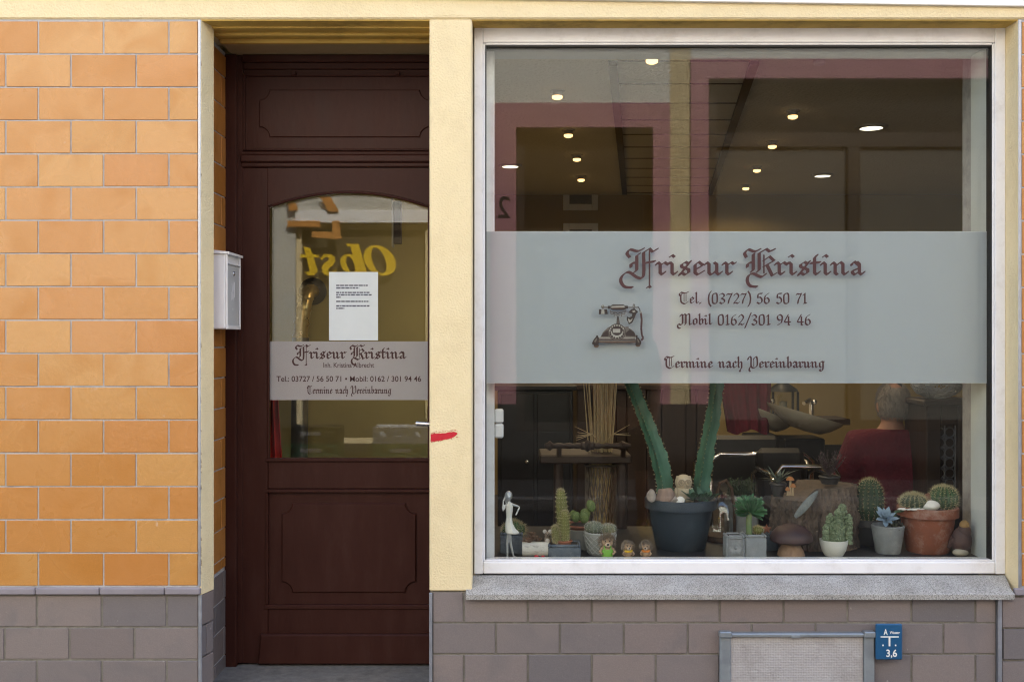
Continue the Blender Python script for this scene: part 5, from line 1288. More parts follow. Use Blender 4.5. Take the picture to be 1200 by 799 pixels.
for px, py, lab in ((1021,151,'large flat round ceiling light, right of the lamp rows, the bigger of two'),(964,207,'flat round ceiling light farther back in the right half'),(598,196,'flat round ceiling light next to the left window edge')):
    x, y = ceil_at(py, px, off=.012); t = thing('ceiling_light', lab, 'ceiling light', (x,y,ZC), 'flat round ceiling lights')
    r = .085 if px == 1021 else .075
    local(MB().lathe([(r+.012,0),(r+.010,-.012),(r,-.014)][::-1],28).build('rim', LCUP), t); local(MB().lathe([(0,-.016),(r*.98,-.0135)],28).build('diffuser', BULBW), t)

# pictures on the back wall
for px0, px1, py0, py1, lab in ((660,701,209,247,'upper white framed picture on the far ochre wall'),(660,701,262,300,'lower white framed picture on the far ochre wall')):
    y = DB-.03; t = thing('framed_picture', lab, 'picture', ((X(px0,y)+X(px1,y))/2, y, Z(py1,y)), 'white framed pictures on the far wall')
    b = MB(); frame4(b, X(px0,y), X(px1,y), Z(py1,y), Z(py0,y), .055, y, y+.025); b.build('frame', WPOT, t)
    MB().box(X(px0,y)+.05, X(px1,y)-.05, y+.012, y+.02, Z(py1,y)+.05, Z(py0,y)-.05).build('print', pmat('grey print', (0.20,0.18,0.13), (0.14,0.12,0.09), 8, .8) if 'grey print' not in bpy.data.materials else bpy.data.materials['grey print'], t)
# wall lamp far right
d = 4.9; t = thing('wall_lamp', 'warm glowing wall lamp at the far right of the salon', 'lamp', (X(1096,d),d,Z(300,d)))
MB().lathe([(.05,0),(.11,.14)],20,(X(1096,d),d,Z(296,d))).build('shade', pmat('shade', (0.5,0.36,0.12), None, 9, .8), t); MB().tube([(X(1096,d),d,Z(296,d)),(X(1096,d),DB,Z(300,d))],.012,8).build('bracket', CHR, t)
MB().ell((X(1096,d),d,Z(292,d)),.035,12,8).build('bulb', BULB, t)
l_ = bpy.data.objects.new('lamp_light', bpy.data.lights.new('lamp_light','POINT')); COL.objects.link(l_); attach(l_, t); l_.location = (X(1096,d),d,Z(285,d)); l_.data.energy = .8; l_.data.color = (1,.7,.25); l_.data.shadow_soft_size = .05

# reeds in a wire basket
d = 1.0; cx = X(704,d); t = thing('reed_basket', 'bundle of dry straw coloured reeds standing in a dark wire mesh basket', 'basket', (cx,d,ZF))
b = MB(); rb = S(18,d); zb0, zb1 = ZF, Z(545,d)
for s_ in (-1,1):
    for i in range(22):
        b.tube([(cx+rb*math.cos(2*math.pi*(i/22+s_*k/12*.3)), d+rb*math.sin(2*math.pi*(i/22+s_*k/12*.3)), zb0+(zb1-zb0)*k/12) for k in range(13)], .0028, 4)
for z in (zb0+.01,(zb0+zb1)/2,zb1): b.tube([(cx+rb*math.cos(i*.2618),d+rb*math.sin(i*.2618),z) for i in range(24)],.006,6,closed=True)
b.build('basket', pmat('dark wire', (0.16,0.125,0.095), None, 20, .6), t)
b = MB(); rd = random.Random(9)
for i in range(62):
    a = rd.uniform(0,6.28); q = rb*.62*rd.random()**.5; p0 = Vector((cx+q*math.cos(a)*.7,d+q*math.sin(a)*.7,ZF+.46)); p2 = Vector((cx+S(1,d)+q*math.cos(a)*1.7+rd.gauss(0,.02),d+q*math.sin(a)+rd.gauss(0,.012),rd.uniform(1.45,1.75))); pm_ = (p0+p2)/2+Vector((rd.gauss(0,.006),0,0))
    b.tube([p0,pm_,p2],[.0030,.0028,.0018],5)
for i in range(12):
    a = rd.uniform(-.5,3.6); p0 = Vector((cx,d-.05,Z(520,d))); b.tube([p0,p0+Vector((.05*math.cos(a),-.03,.05)),p0+Vector((.13*math.cos(a),-.05,.09*rd.random()+.02))],[.002,.002,.001],4)
b.build('reeds', pmat('dry reed', (0.62,0.48,0.27), (0.46,0.34,0.17), 50, .8), t)

# dark side table with turned rail
d = .85; t = thing('side_table', 'dark wooden console table with a turned spindle rail', 'table', (X(690,d),d,ZF))
b = MB(); xa_, xb_ = X(638,d), X(738,d); zr = Z(522,d); L = xb_-xa_; n_ = 60; prof = []
for i in range(n_+1):
    u = i/n_; r = .010+.004*abs(math.sin(u*math.pi*9))
    for c_, w_, h_ in ((.06,.02,.010),(.5,.035,.014),(.44,.012,.010),(.56,.012,.010),(.9,.03,.012)): r += h_*math.exp(-((u-c_)/w_)**2)
    prof.append(((xa_+L*u, d-.03, zr), r))
b.tube([p for p,_ in prof],[r for _,r in prof],12); b.build('spindle_rail', DWOOD, t)
b = MB(); b.cbox(xa_-.02,xb_+.01,d,d+.3,zr-.085,zr-.045,.006); b.build('table_top', DWOOD, t)
for px in (655,730):
    q = MB(); x = X(px,d); q.lathe([(.018,0),(.022,.03),(.014,.08),(.024,.14),(.018,.2),(.024,.26),(.014,.32),(.026,.36),(.022,zr-.086-ZF)],12,(x,d+.05,ZF)); q.build('leg', DWOOD, t)
q = MB()
for px in (655,730): q.tube([(X(px,d),d,zr-.05),(X(px,d),d-.028,zr)],.012,8)
q.build('rail_post', DWOOD, t)

# dark furniture behind the display; the sideboard is added to darken the left
d = 2.2; x0, x1 = X(583,d), X(672,d); zt2 = Z(452,d); t = thing('sideboard', 'added black sideboard with two doors, keeping the left background dark', 'cabinet', ((x0+x1)/2,d,ZF))
b = MB(); b.cbox(x0,x1,d+.02,d+.45,ZF+.06,zt2-.03,.006); b.cbox(x0-.02,x1+.02,d,d+.46,zt2-.0295,zt2,.006); b.build('case', DARKM, t)
for i in (0,1):
    q = MB(); q.cbox(x0+.02+i*(x1-x0-.02)/2, x0+(i+1)*(x1-x0-.02)/2, d+.002,d+.0195,ZF+.10,zt2-.05,.004); o = q.build('door', DARKM, t); q = MB(); q.ell((x0+(x1-x0)/2+(-.05,.05)[i],d-.012,(ZF+zt2)/2+.1),.014,10,7); q.build('knob', CHR, o)
d = 3.0; x0, x1 = X(676,d), X(836,d); zt2 = Z(457,d); t = thing('slatted_wardrobe', 'dark brown wardrobe of upright boards behind the two tall cacti', 'wardrobe', ((x0+x1)/2,d,ZF))
b = MB(); b.box(x0,x1,d+.03,d+.5,ZF,zt2-.002); x = x0; i = 0
while x < x1-.02:
    w_ = (.10,.16,.07,.13)[i%4]; b.cbox(x+.002,min(x+w_,x1)-.002,d-(.0,.012)[i%2],d+.031,ZF,zt2,.003); x += w_; i += 1
b.build('boards', DWOOD, t); MB().cbox(x0-.03,x1+.03,d-.03,d+.52,zt2+.0005,zt2+.035,.005).build('top', DWOOD, t)

# basins
d = 3.0
def basin(px, py, w, label, dd):
    x = X(px,dd); t = thing('wash_basin', label, 'wash basin', (x,dd,ZF))
    v=[]; fs=[]; n=28; prof=[(0,-.14),(.35,-.13),(.75,-.06),(1,.03),(1.04,.035),(1.0,.0),(.7,-.10),(.4,-.17),(0,-.18)]
    zc = Z(py,dd); hw = S(w/2,dd); b = MB(); vv=[]; 
    for r_, z in prof:
        for i in range(n):
            a=2*math.pi*i/n; vv.append((x+hw*r_*math.cos(a), dd+.22*r_*math.sin(a), zc+z*(.55)-.14*(math.cos(a)*r_)*(.5) ))
    for j in range(len(prof)-1):
        for i in range(n): fs.append((j*n+i,j*n+(i+1)%n,(j+1)*n+(i+1)%n,(j+1)*n+i))
    b.add(vv,fs,0,True); b.build('bowl', CRM, t)
    q = MB(); q.cbox(x-hw*.55,x+hw*.6,dd+.02,dd+.30,ZF,zc-.15,.01); q.build('cabinet', DARKM, t)
    q = MB(); xx = x+hw*.45; q.tube([(xx,dd+.22,zc-.02),(xx,dd+.22,zc+.07),(xx-.03,dd+.16,zc+.10),(xx-.09,dd+.08,zc+.08)],[.018,.018,.016,.013],10); q.ell((xx+.02,dd+.22,zc+.08),(.02,.02,.02),10,7); q.build('tap', CHR, t)
    return t
basin(897, 486, 62, 'cream backwash basin on the left, partly behind the other basin', 3.35)
basin(943, 488, 84, 'cream backwash basin with chrome tap, the nearer of two', 3.0)
struct(MB().box(X(860,3.6), X(1000,3.6), 3.55, 3.6, ZF, Z(522,3.55)).build('basin_wall', pmat('dark panel', (0.03,0.03,0.033), None, 6, .5)))

# chrome armed salon chairs
def chair(px, d, label, w=.56, bh=.50):
    x = X(px,d); t = thing('salon_chair', label, 'chair', (x,d,ZF), 'black salon chairs in front of the basins')
    b = MB(); b.cbox(-w*.42,w*.42,-.25,.25,.36,.48,.03); local(b.build('seat', DARKM), t)
    b = MB(); Mx = Matrix.Translation((0,.27,.48)) @ Matrix.Rotation(R(-10),4,'X'); b.cbox(-w*.42,w*.42,-.05,.05,-.05,bh,.03,0,Mx); local(b.build('backrest', DARKM), t)
    for s_ in (-1,1):
        b = MB(); b.tube([(s_*w*.5,-.26,.05),(s_*w*.5,-.27,.52),(s_*w*.5,-.24,.60),(s_*w*.5,-.16,.64),(s_*w*.5,.15,.64),(s_*w*.5,.26,.60),(s_*w*.5,.28,.45)],.014,10); local(b.build('armrest', CHR), t)
    b = MB(); b.tube([(-w*.5,-.255,.565),(-w*.5,-.275,.66),(-w*.42,-.28,.70),(w*.42,-.28,.70),(w*.5,-.275,.66),(w*.5,-.255,.565)],.013,10); local(b.build('front_bar', CHR), t)
    b = MB(); b.lathe([(.22,0),(.22,.02),(.05,.04),(.035,.06),(.035,.37)],24); local(b.build('base', CHR), t)
    return t
c1 = chair(930, 1.75, 'black salon chair with a bent chrome bar, near the tree stump', .32, .26)
c2 = chair(880, 2.35, 'black salon chair with chrome arms farther back, below the cream basins', .58, .28)
c3 = chair(1043, 1.58, 'black low backed salon chair in which the man in red sits', .62, .12); c3.rotation_euler.z = math.pi; c3.location.z = ZF-.10
# lantern behind the basins
d = 3.75; t = thing('candle_lantern', 'black metal candle lantern with glass sides on the shelf behind the basins', 'lantern', (X(916,d),d,Z(484,d)))
b = MB(); x0,x1,z0_,z1_ = X(903,d),X(932,d),Z(486,d),Z(459,d)
for xx in (x0,x1):
    for yy in (d-.07,d+.07): b.cbox(xx-.008,xx+.008,yy-.008,yy+.008,z0_,z1_,.001)
b.cbox(x0-.02,x1+.02,d-.09,d+.09,z0_-.02,z0_+.004,.003); b.build('frame', DARKM, t)
MB().lathe([(.11,0),(.10,.02),(.04,.06),(.035,.09),(0,.10)],20,((x0+x1)/2,d,z1_)).build('roof', DARKM, t)
MB().box(x0+.009,x1-.009,d-.071,d-.069,z0_+.006,z1_-.002).build('glass', GL2, t)
MB().lathe([(.03,0),(.03,.09),(0,.095)],14,((x0+x1)/2,d,z0_+.004)).build('candle', pmat('wax', (0.6,0.58,0.5), None, 9, .5), t)
# shelf under it
tag(MB().cbox(X(860,3.75),X(990,3.75),3.62,3.95,Z(492,3.75)-.03,Z(486.5,3.75)-.021,.004).build('shelf', DWOOD), 'dark shelf behind the cream basins carrying the lantern', 'shelf')
# burgundy coat hanging with vertical pleats
d = 3.2; t = thing('hanging_coat', 'burgundy red cloth coat hanging left of the basins', 'coat', (X(872,d),d,Z(506,d)))
n=48; m=14; v=[]; fs=[]
for s_ in (0,1):
    for j in range(m+1):
        u=j/m; w0=845+8*(1-u)-2*u; w1=905-3*(1-u)
        for i in range(n+1):
            q=i/n; v.append((X(w0+(w1-w0)*q,d), d+.05*math.sin(math.pi*q)*-1+.018*math.sin(q*26+u)+s_*.03, Z(506-70*u+3*math.sin(q*9),d)))
o1=(m+1)*(n+1)
for j in range(m):
    for i in range(n):
        a=j*(n+1)+i; fs.append((a,a+1,a+n+2,a+n+1)); fs.append((o1+a,o1+a+n+1,o1+a+n+2,o1+a+1))
for j in range(m):
    for e in (0,n):
        a=j*(n+1)+e; fs.append((a,a+n+1,o1+a+n+1,o1+a))
for i in range(n): fs.append((i,o1+i,o1+i+1,i+1)); a=m*(n+1)+i; fs.append((a,a+1,o1+a+1,o1+a))
MB().add(v,fs,0,True).build('cloth', BURG, t); MB().tube([(X(846,d),d,Z(434,d)),(X(872,d),d,Z(427,d)),(X(903,d),d,Z(434,d))],.012,8).build('hanger', DWOOD, t)
# tall cabinet with iron grille
d = 1.25; x0, x1 = X(1086,d), X(1147,d); zt2 = Z(476,d); t = thing('grille_cabinet', 'dark wooden cabinet with an ornamental iron grille door', 'cabinet', ((x0+x1)/2,d+.15,ZF))
b = MB(); b.cbox(x0,x0+.07,d,d+.3,ZF,zt2,.004); b.cbox(x1-.10,x1,d,d+.3,ZF,zt2,.004); b.cbox(x0+.0702,x1-.1002,d,d+.3,zt2-.09,zt2,.004); b.cbox(x0+.0702,x1-.1002,d+.05,d+.3,ZF,zt2-.0905,.003); b.cbox(x0-.02,x1+.02,d-.02,d+.31,zt2+.0005,zt2+.03,.006); b.build('case', DWOOD, t)
b = MB(); gx, gw = X(1098,d), X(1123,d)-X(1098,d); zz = zt2-.11
while zz > .55:
    for k in (0,1):
        for q in range(2): b.tube([(gx+gw*(.27+.46*k)+gw*.23*math.cos(i*.5236),d+.035,zz-gw*.23+gw*.23*math.sin(i*.5236)) for i in range(12)],.0042,6,closed=True) if q == 0 else None
    b.ell((gx+gw/2,d+.033,zz-gw*.48),(.010,.006,.010),8,6); zz -= gw*.48
for xx in (gx,gx+gw/2,gx+gw): b.tube([(xx,d+.036,.5),(xx,d+.036,zt2-.10)],.0045,6)
b.build('grille', pmat('grey iron', (0.17,0.17,0.18), (0.10,0.10,0.11), 40, .5, metal=.5), t)
# wire ball on it
c = Vector((X(1109,d),d+.12,zt2+.03+.085)); b = MB(); rd = random.Random(5)
for i in range(62):
    ax = Vector((rd.gauss(0,1),rd.gauss(0,1),rd.gauss(0,1))).normalized(); a = ax.orthogonal().normalized(); e = ax.cross(a); rr = rd.uniform(.86,1.05)
    off = ax*rd.uniform(-.6,.6); s_ = math.sqrt(max(.1,1-off.length_squared))
    b.tube([c+Vector(((off+(a*math.cos(q*.5236)+e*math.sin(q*.5236))*s_).x*.125,(off+(a*math.cos(q*.5236)+e*math.sin(q*.5236))*s_).y*.115,(off+(a*math.cos(q*.5236)+e*math.sin(q*.5236))*s_).z*.085))*rr for q in range(12)],.0022,4,closed=True)
tag(b.build('wire_ball', pmat('silver wire', (0.62,0.64,0.66), None, 20, .4, metal=.3)), 'flattened ball of tangled silver wire on top of the grille cabinet', 'ornament')

# ------------------------------------------------------------------ people
SKIN = pmat('skin', (0.46,0.25,0.17), (0.40,0.20,0.13), 16, .6); GREYH = pmat('grey hair', (0.33,0.28,0.235), (0.18,0.15,0.125), 70, .7, .8, 200, stretch=(1,1,.4))
def person(P, edges, rad, head, face, label, tname, base, voxel=.011):
    t = thing('person', label, 'person', base)
    ex = MB(); hx = Vector(head); f = Vector(face).normalized(); sd_ = f.cross(Vector((0,0,1))).normalized()
    Mx = Matrix.Translation(hx) @ Matrix.Rotation(math.atan2(-f.x, f.y) ,4,'Z')
    ex.ell((0,0,0.01),(.076,.094,.112),24,18,M=Mx); ex.ell((0,.025,-.055),(.056,.066,.062),18,12,M=Mx)
    ex.tube([(0,.088,.02),(0,.112,-.015),(0,.10,-.028)],[.010,.016,.012],10,M=Mx)
    for s_ in (-1,1): ex.ell((s_*.078,-.008,-.005),(.010,.020,.032),10,8,M=Mx); ex.ell((s_*.03,.082,.03),(.015,.012,.009),8,6,M=Mx)
    ex.ell((0,.082,-.052),(.024,.014,.006),10,6,M=Mx)
    solid_from(P, None, edges, rad, voxel=voxel, extra=ex).build('body', SKIN, t)
    ey = MB()
    for s_ in (-1,1): ey.ell((s_*.031,.090,.022),(.010,.007,.006),10,7,M=Mx)
    ey.build('eyes', DARKF, t)
    return t, Mx
def hand(P, E, Rr, wrist, wi, dirn, side):
    """palm, four unequal curled fingers and a thumb, continuing the forearm"""
    d_ = Vector(dirn).normalized(); s_ = Vector(side).normalized(); dn = d_.cross(s_); w = Vector(wrist)
    pi = len(P); P.append(tuple(w+d_*.05)); Rr.append((.034,.018)); E.append((wi,pi))
    for k, ln in enumerate((.070,.080,.074,.056)):
        b0 = w+d_*.085+s_*(.030-.020*k); i0 = len(P); P.append(tuple(b0)); Rr.append(.010); E.append((pi,i0)); P.append(tuple(b0+d_*ln*.5+dn*.008)); Rr.append(.009); E.append((i0,i0+1)); P.append(tuple(b0+d_*ln*.85+dn*.03)); Rr.append(.0075); E.append((i0+1,i0+2))
    i0 = len(P); P.append(tuple(w+d_*.045+s_*.042)); Rr.append(.012); E.append((pi,i0)); P.append(tuple(w+d_*.085+s_*.056+dn*.012)); Rr.append(.010); E.append((i0,i0+1))
# seated man, seen from behind
d = 1.6; mx, mz = X(1043,d), Z(474,d); m0 = Vector((mx,d,mz-.30)); hd_ = (mx+.005,d-.02,mz-.005); zs2 = mz-.80
P = [(mx,d,zs2+.02),(mx,d+.01,zs2+.2),(mx,d-.02,zs2+.40),(mx,d-.04,zs2+.56),(mx,d-.03,zs2+.66),(mx,d-.025,zs2+.74),
     (mx-.18,d-.03,zs2+.56),(mx-.25,d+.03,zs2+.32),(mx-.20,d+.24,zs2+.22),(mx+.18,d-.03,zs2+.56),(mx+.25,d+.03,zs2+.32),(mx+.20,d+.24,zs2+.22),
     (mx-.10,d+.05,zs2),(mx-.13,d+.44,zs2+.03),(mx-.13,d+.50,zs2-.30),(mx-.13,d+.60,zs2-.32),(mx+.10,d+.05,zs2),(mx+.13,d+.44,zs2+.03),(mx+.13,d+.50,zs2-.30),(mx+.13,d+.60,zs2-.32)]
E = [(0,1),(1,2),(2,3),(3,4),(4,5),(3,6),(6,7),(7,8),(3,9),(9,10),(10,11),(0,12),(12,13),(13,14),(14,15),(0,16),(16,17),(17,18),(18,19)]
Rr = [.15,.15,.16,.14,.066,.062,.075,.052,.036,.075,.052,.036,.10,.07,.045,.04,.10,.07,.045,.04]
nb = len(P)
hand(P,E,Rr,P[8],8,(.3,1,-.1),(1,0,.2)); hand(P,E,Rr,P[11],11,(-.3,1,-.1),(-1,0,.2))
man, Mh = person(P, E, Rr, hd_, (0,1,0), 'seated grey haired man in a burgundy shirt, seen from behind in the salon', 'man', (mx,d,ZF))
Ps = [P[0],P[1],P[2],P[3],(mx,d-.035,zs2+.672),(P[6][0],P[6][1],P[6][2]+.022),P[7],(mx-.235,d+.10,zs2+.28),(P[9][0],P[9][1],P[9][2]+.022),P[10],(mx+.235,d+.10,zs2+.28)]
sh = solid_from(Ps, None, [(0,1),(1,2),(2,3),(3,4),(3,5),(5,6),(6,7),(3,8),(8,9),(9,10)], [.175,.178,.185,.165,.080,.105,.082,.07,.105,.082,.07], voxel=.014, smooth_it=5)
sh.build('shirt', pmat('burgundy shirt', (0.145,0.015,0.029), (0.095,0.011,0.021), 9, .85, .5, 50, bdist=.02), man)
tr = solid_from([P[12],P[13],P[14],P[0],P[16],P[17],P[18]], None, [(3,0),(0,1),(1,2),(3,4),(4,5),(5,6)], [.115,.085,.062,.165,.115,.085,.062], voxel=.014, root=3); tr.build('trousers', DARKM, man)
hr = MB(); v_ = []
def hfn(x,y,z): return 1+.03*mnoise.noise(Vector((x*6,y*6,z*6)))
hr.ell((0,-.012,.012),(.083,.098,.118),28,20,M=Mh,fn=hfn)
hv, hf = hr.v, hr.f; keep = []
inv = Mh.inverted()
for f in hf:
    c_ = sum((Vector(hv[i]) for i in f), Vector())/len(f); l_ = inv @ c_
    if l_.z < -.062 or (l_.y > .045 and l_.z < .075): continue
    if (Vector((l_.x,l_.y+.045,l_.z-.105))).length < .036: continue
    keep.append(f)
hb = MB(); hb.v = hv; hb.f = list(keep); hb.m = [0]*len(keep); hb.s = [True]*len(keep)
rd = random.Random(6)
for _ in range(2600):
    q = Vector((rd.gauss(0,1),rd.gauss(0,1),rd.gauss(0,1))).normalized(); l_ = Vector((q.x*.083,-.012+q.y*.098,.012+q.z*.118))
    if l_.z < -.066 or (l_.y > .045 and l_.z < .075) or (Vector((l_.x,l_.y+.045,l_.z-.105))).length < .034: continue
    down = (Vector((0,-.35,-1)) - q*Vector((0,-.35,-1)).dot(q)).normalized()
    hb.spike(Mh @ (l_-q*.001), Mh.to_3x3() @ (down*.9+q*.22+Vector((rd.gauss(0,.22),rd.gauss(0,.22),0))), rd.uniform(.016,.034), .0013)
hb.build('hair', GREYH, man)

# ------------------------------------------------------------------ behind the door glass
d = 1.5; t = thing('flue_pipe', 'brass and grey bent flue pipe coming out of a dark wall rosette', 'pipe', (X(364,d),d,ZF))
yw = 1.597; xp, zp2 = X(367,yw), Z(342,yw)
b = MB(); b.lathe([(.0,0),(.072,0),(.072,.012),(.055,.02),(0,.02)],32,M=Matrix.Translation((xp,yw,zp2)) @ Matrix.Rotation(R(90),4,'X')); b.build('rosette', DARKM, t)
pp_ = [(xp,yw-.01,zp2),(xp-.004,yw-.09,zp2-.005),(xp-.010,yw-.15,zp2-.04),(xp-.018,yw-.17,zp2-.10),(xp-.026,yw-.17,zp2-.17),(xp-.032,yw-.17,zp2-.24)]
b = MB(); b.tube(pp_,[.036,.037,.038,.038,.037,.037],18)
for k in range(1,6): 
    p = pp_[k]; b.tube([(p[0]+.001,p[1],p[2]+.006),(p[0]-.001,p[1],p[2]-.006)],.0425,18)
b.build('elbow', pmat('brass', (0.50,0.36,0.14), (0.36,0.25,0.09), 20, .3, metal=.8), t)
b = MB(); b.tube([(xp-.032,yw-.17,zp2-.245),(xp-.05,yw-.17,ZF)],.043,18); b.build('pipe', pmat('grey pipe', (0.12,0.11,0.09), None, 12, .4, metal=.4), t)
d = 1.1; t = thing('wall_plaque', 'dark narrow upright panel hanging high in the hallway', 'panel', (X(466,d),d,Z(292,d)))
MB().cbox(X(461,d),X(470,d),d,d+.05,Z(286,d),Z(236,d),.004).build('board', DWOOD, t); MB().cbox(X(459,d),X(461,d)-.0005,d-.004,d+.05,Z(290,d),Z(232,d),.002).build('edge', pmat('pale edge', (0.4,0.36,0.28), None, 9, .7), t)
d = .75; b = MB(); v=[]; fs=[]; n=30; m=10
for j in range(m+1):
    for i in range(n+1):
        q=i/n; v.append((X(311+ (22-6*j/m)*q,d)-.005, d+.02*math.sin(q*16), Z(560-92*j/m,d)))
k=len(v); v += [(p[0],p[1]+.012,p[2]) for p in v]
for j in range(m):
    for i in range(n): a=j*(n+1)+i; fs.append((a,a+1,a+n+2,a+n+1)); fs.append((k+a,k+a+n+1,k+a+n+2,k+a+1))
for i in range(n): fs.append((i,k+i,k+i+1,i+1)); a=m*(n+1)+i; fs.append((a,a+1,k+a+1,k+a))
for j in range(m):
    for e in (0,n): a=j*(n+1)+e; fs.append((a,a+n+1,k+a+n+1,k+a))
b.add(v,fs,0,True); o = b.build('cloth', pmat('red cloth', (0.55,0.018,0.014), (0.42,0.014,0.012), 9, .85)); tag(o, 'bright red cloth hanging low inside the door at its left edge', 'cloth')

# ------------------------------------------------------------------ across the street (seen in the glass)
YO = -7.0
MSC = SCL*CAMD/(CAMD-2*0+7.26); 
def xo(px): return (px-600)/110.1
def zo(py): return CAMZ+(400-py)/110.1
PINK = pmat('pink render', (0.36,0.175,0.205), (0.32,0.155,0.185), 6, .9, .4, 90, dirt=(0.22,0.11,0.12), dirt_amt=.6, dirt_scale=3)
STUC = pmat('grey stucco', (0.60,0.60,0.55), (0.52,0.52,0.48), 6, .95, .9, 40, bdist=.02)
YSTUC = pmat('yellow stucco', (0.55,0.455,0.27), (0.46,0.38,0.22), 9, .95, .9, 40, bdist=.02)
DGREY = pmat('dark plinth', (0.024,0.024,0.025), (0.018,0.018,0.019), 5, .8)
DFRM = pmat('dark window frame', (0.025,0.020,0.018), None, 8, .6)
DPANE = pmat('dark pane', (0.012,0.013,0.013), None, 3, .25)
CURT = pmat('grey curtain', (0.10,0.10,0.092), (0.08,0.08,0.074), 6, .9)
TANW = pmat('tan blind', (0.085,0.065,0.032), (0.07,0.053,0.027), 3, .9)
opp = thing('street_house', 'pink and grey plastered house across the street, reflected in the shop glass', 'building', (0,YO,0))
def wallpiece(x0,x1,z0,z1,y0=YO-.35,y1=YO,mat=STUC,name='wall'): return MB().box(x0,x1,y0,y1,z0,z1).build(name,mat,opp)
Hh = 7.2
wallpiece(-28,-2.46,.8,Hh); wallpiece(-.93,-.235,.8,Hh); wallpiece(-2.459,-.931,2.95,Hh)
wallpiece(-.234,1.68,4.0,Hh); wallpiece(1.681,1.9,.8,Hh,mat=YSTUC); wallpiece(1.901,10,4.47,Hh)
wallpiece(7.0,10,.8,4.469); wallpiece(-28,-2.461,0,.799,y1=YO+.03,mat=DGREY,name='plinth'); wallpiece(-.929,10,0,.499,y1=YO+.03,mat=DGREY,name='plinth'); wallpiece(-2.4605,-.9295,0,.3,y1=YO+.03,mat=DGREY,name='plinth')
wallpiece(-.929,.045,.4995,.799,y1=YO+.03,mat=DGREY,name='plinth'); wallpiece(1.5,2.09,.4995,.799,y1=YO+.03,mat=DGREY,name='plinth'); wallpiece(6.5,10,.4995,.799,y1=YO+.03,mat=DGREY,name='plinth')
pk = MB(); 
for q in ((-.233,.045,.8,3.999),(1.5,1.68,.8,3.999),(.0455,1.4995,3.74,3.999),(1.901,2.09,.8,4.469),(6.5,6.999,.8,4.469),(2.0905,6.4995,4.26,4.469)): pk.box(q[0],q[1],YO-.35,YO+.02,q[2],q[3])
pk.build('pink_surround', PINK, opp)
MB().box(-28,10,YO-8,YO-.36,0,Hh).build('house_body', DGREY, opp)
MB().box(-28.3,10.3,YO-8.3,YO+.3,Hh+.001,Hh+.25).build('roof', bpy.data.materials['roof'], opp)
wn1 = MB(); frame4(wn1,.046,1.499,.5,3.739,.09,YO-.22,YO-.15); wn1.cbox(.137,1.408,YO-.21,YO-.16,2.6,2.68,.004); w1 = wn1.build('window', DFRM, opp); MB().box(.137,1.408,YO-.20,YO-.19,.591,3.648).build('pane', DPANE, w1)
wn2 = MB(); frame4(wn2,2.091,6.499,.5,4.259,.12,YO-.22,YO-.15); wn2.cbox(2.2115,6.3785,YO-.22,YO-.15,3.56,3.72,.004); 
for x in (3.62,5.05): wn2.cbox(x,x+.14,YO-.22,YO-.15,.621,3.559,.004)
w2 = wn2.build('window', DFRM, opp); MB().box(2.212,6.378,YO-.20,YO-.19,.621,3.559).build('pane', CURT, w2); MB().box(2.212,6.378,YO-.205,YO-.195,3.721,4.138).build('pane', DPANE, w2)
# fruit shop window: tan blind, white band, yellow word
sw = MB(); frame4(sw,-2.459,-.931,.301,2.80,.06,YO-.16,YO-.06); s_w = sw.build('window', CREAM, opp); MB().box(-2.398,-.992,YO-.12,YO-.11,.361,2.739).build('blind', TANW, s_w)
MB().cbox(-2.459,-.931,YO-.16,YO+.04,2.803,2.947,.006).build('white_band', WHITE_F, opp)
ob = MB()
def nx(p): return p
def oq(px, py): return ((px-600)/103.4, CAMZ+(400-py)/103.4)
def oring(c, ro, ri, off=(0,0), sh=.28, a0=0, a1=360, n=28, k=0):
    for i in range(n):
        q = []
        for a, r, o in ((a0+(a1-a0)*i/n,ro,(0,0)),(a0+(a1-a0)*(i+1)/n,ro,(0,0)),(a0+(a1-a0)*(i+1)/n,ri,off),(a0+(a1-a0)*i/n,ri,off)):
            dx, dy = o[0]+r[0]*math.cos(R(a)), o[1]+r[1]*math.sin(R(a)); x, z = oq(c[0]+dx+dy*sh, c[1]+dy); q.append((x, YO-.02+k*2e-4, z))
        ob.add(q, [(0,1,2,3)])
def opoly(pts, k=0): ob.add([(oq(*p)[0], YO-.02+k*2e-4, oq(*p)[1]) for p in pts], [list(range(len(pts)))])
# as it shows mirrored in the door: t s b O
oring((444.5,305.5),(18.5,18),(8,15),(-1,0))
opoly([(409,286),(420,286),(430,321),(419.5,323)],1); opoly([(405,286),(412,286),(412,289),(406,289)],2); oring((411,310),(12.5,12),(4.5,9.5),(-1,0),.28,k=3)
sp_ = [(376,303.5),(380,299.8),(386,299.8),(389.5,303.5),(386.5,308.5),(381,312.5),(379.5,316.5),(382.5,320.5),(388,321),(393,317)]; sw_ = [3.5,3.5,4,7,8.5,8.5,8,6,4,3]
for i in range(len(sp_)-1):
    (xa,ya),(xb,yb) = sp_[i],sp_[i+1]; dx,dy = xb-xa,yb-ya; l = math.hypot(dx,dy); nx,ny3 = -dy/l,dx/l; wa,wb = sw_[i]/2.1,sw_[i+1]/2.1
    opoly([(xa+nx*wa-dx*.12,ya+ny3*wa-dy*.12),(xb+nx*wb+dx*.12,yb+ny3*wb+dy*.12),(xb-nx*wb+dx*.12,yb-ny3*wb+dy*.12),(xa-nx*wa-dx*.12,ya-ny3*wa-dy*.12)],4+i%3)
opoly([(355,289),(363.5,291),(372,318),(367,323),(362.5,319)],7); opoly([(351,298.5),(373,298.5),(373,302),(351,302)],8); opoly([(356,319),(364,318),(369,322.5),(361,323.5)],9)
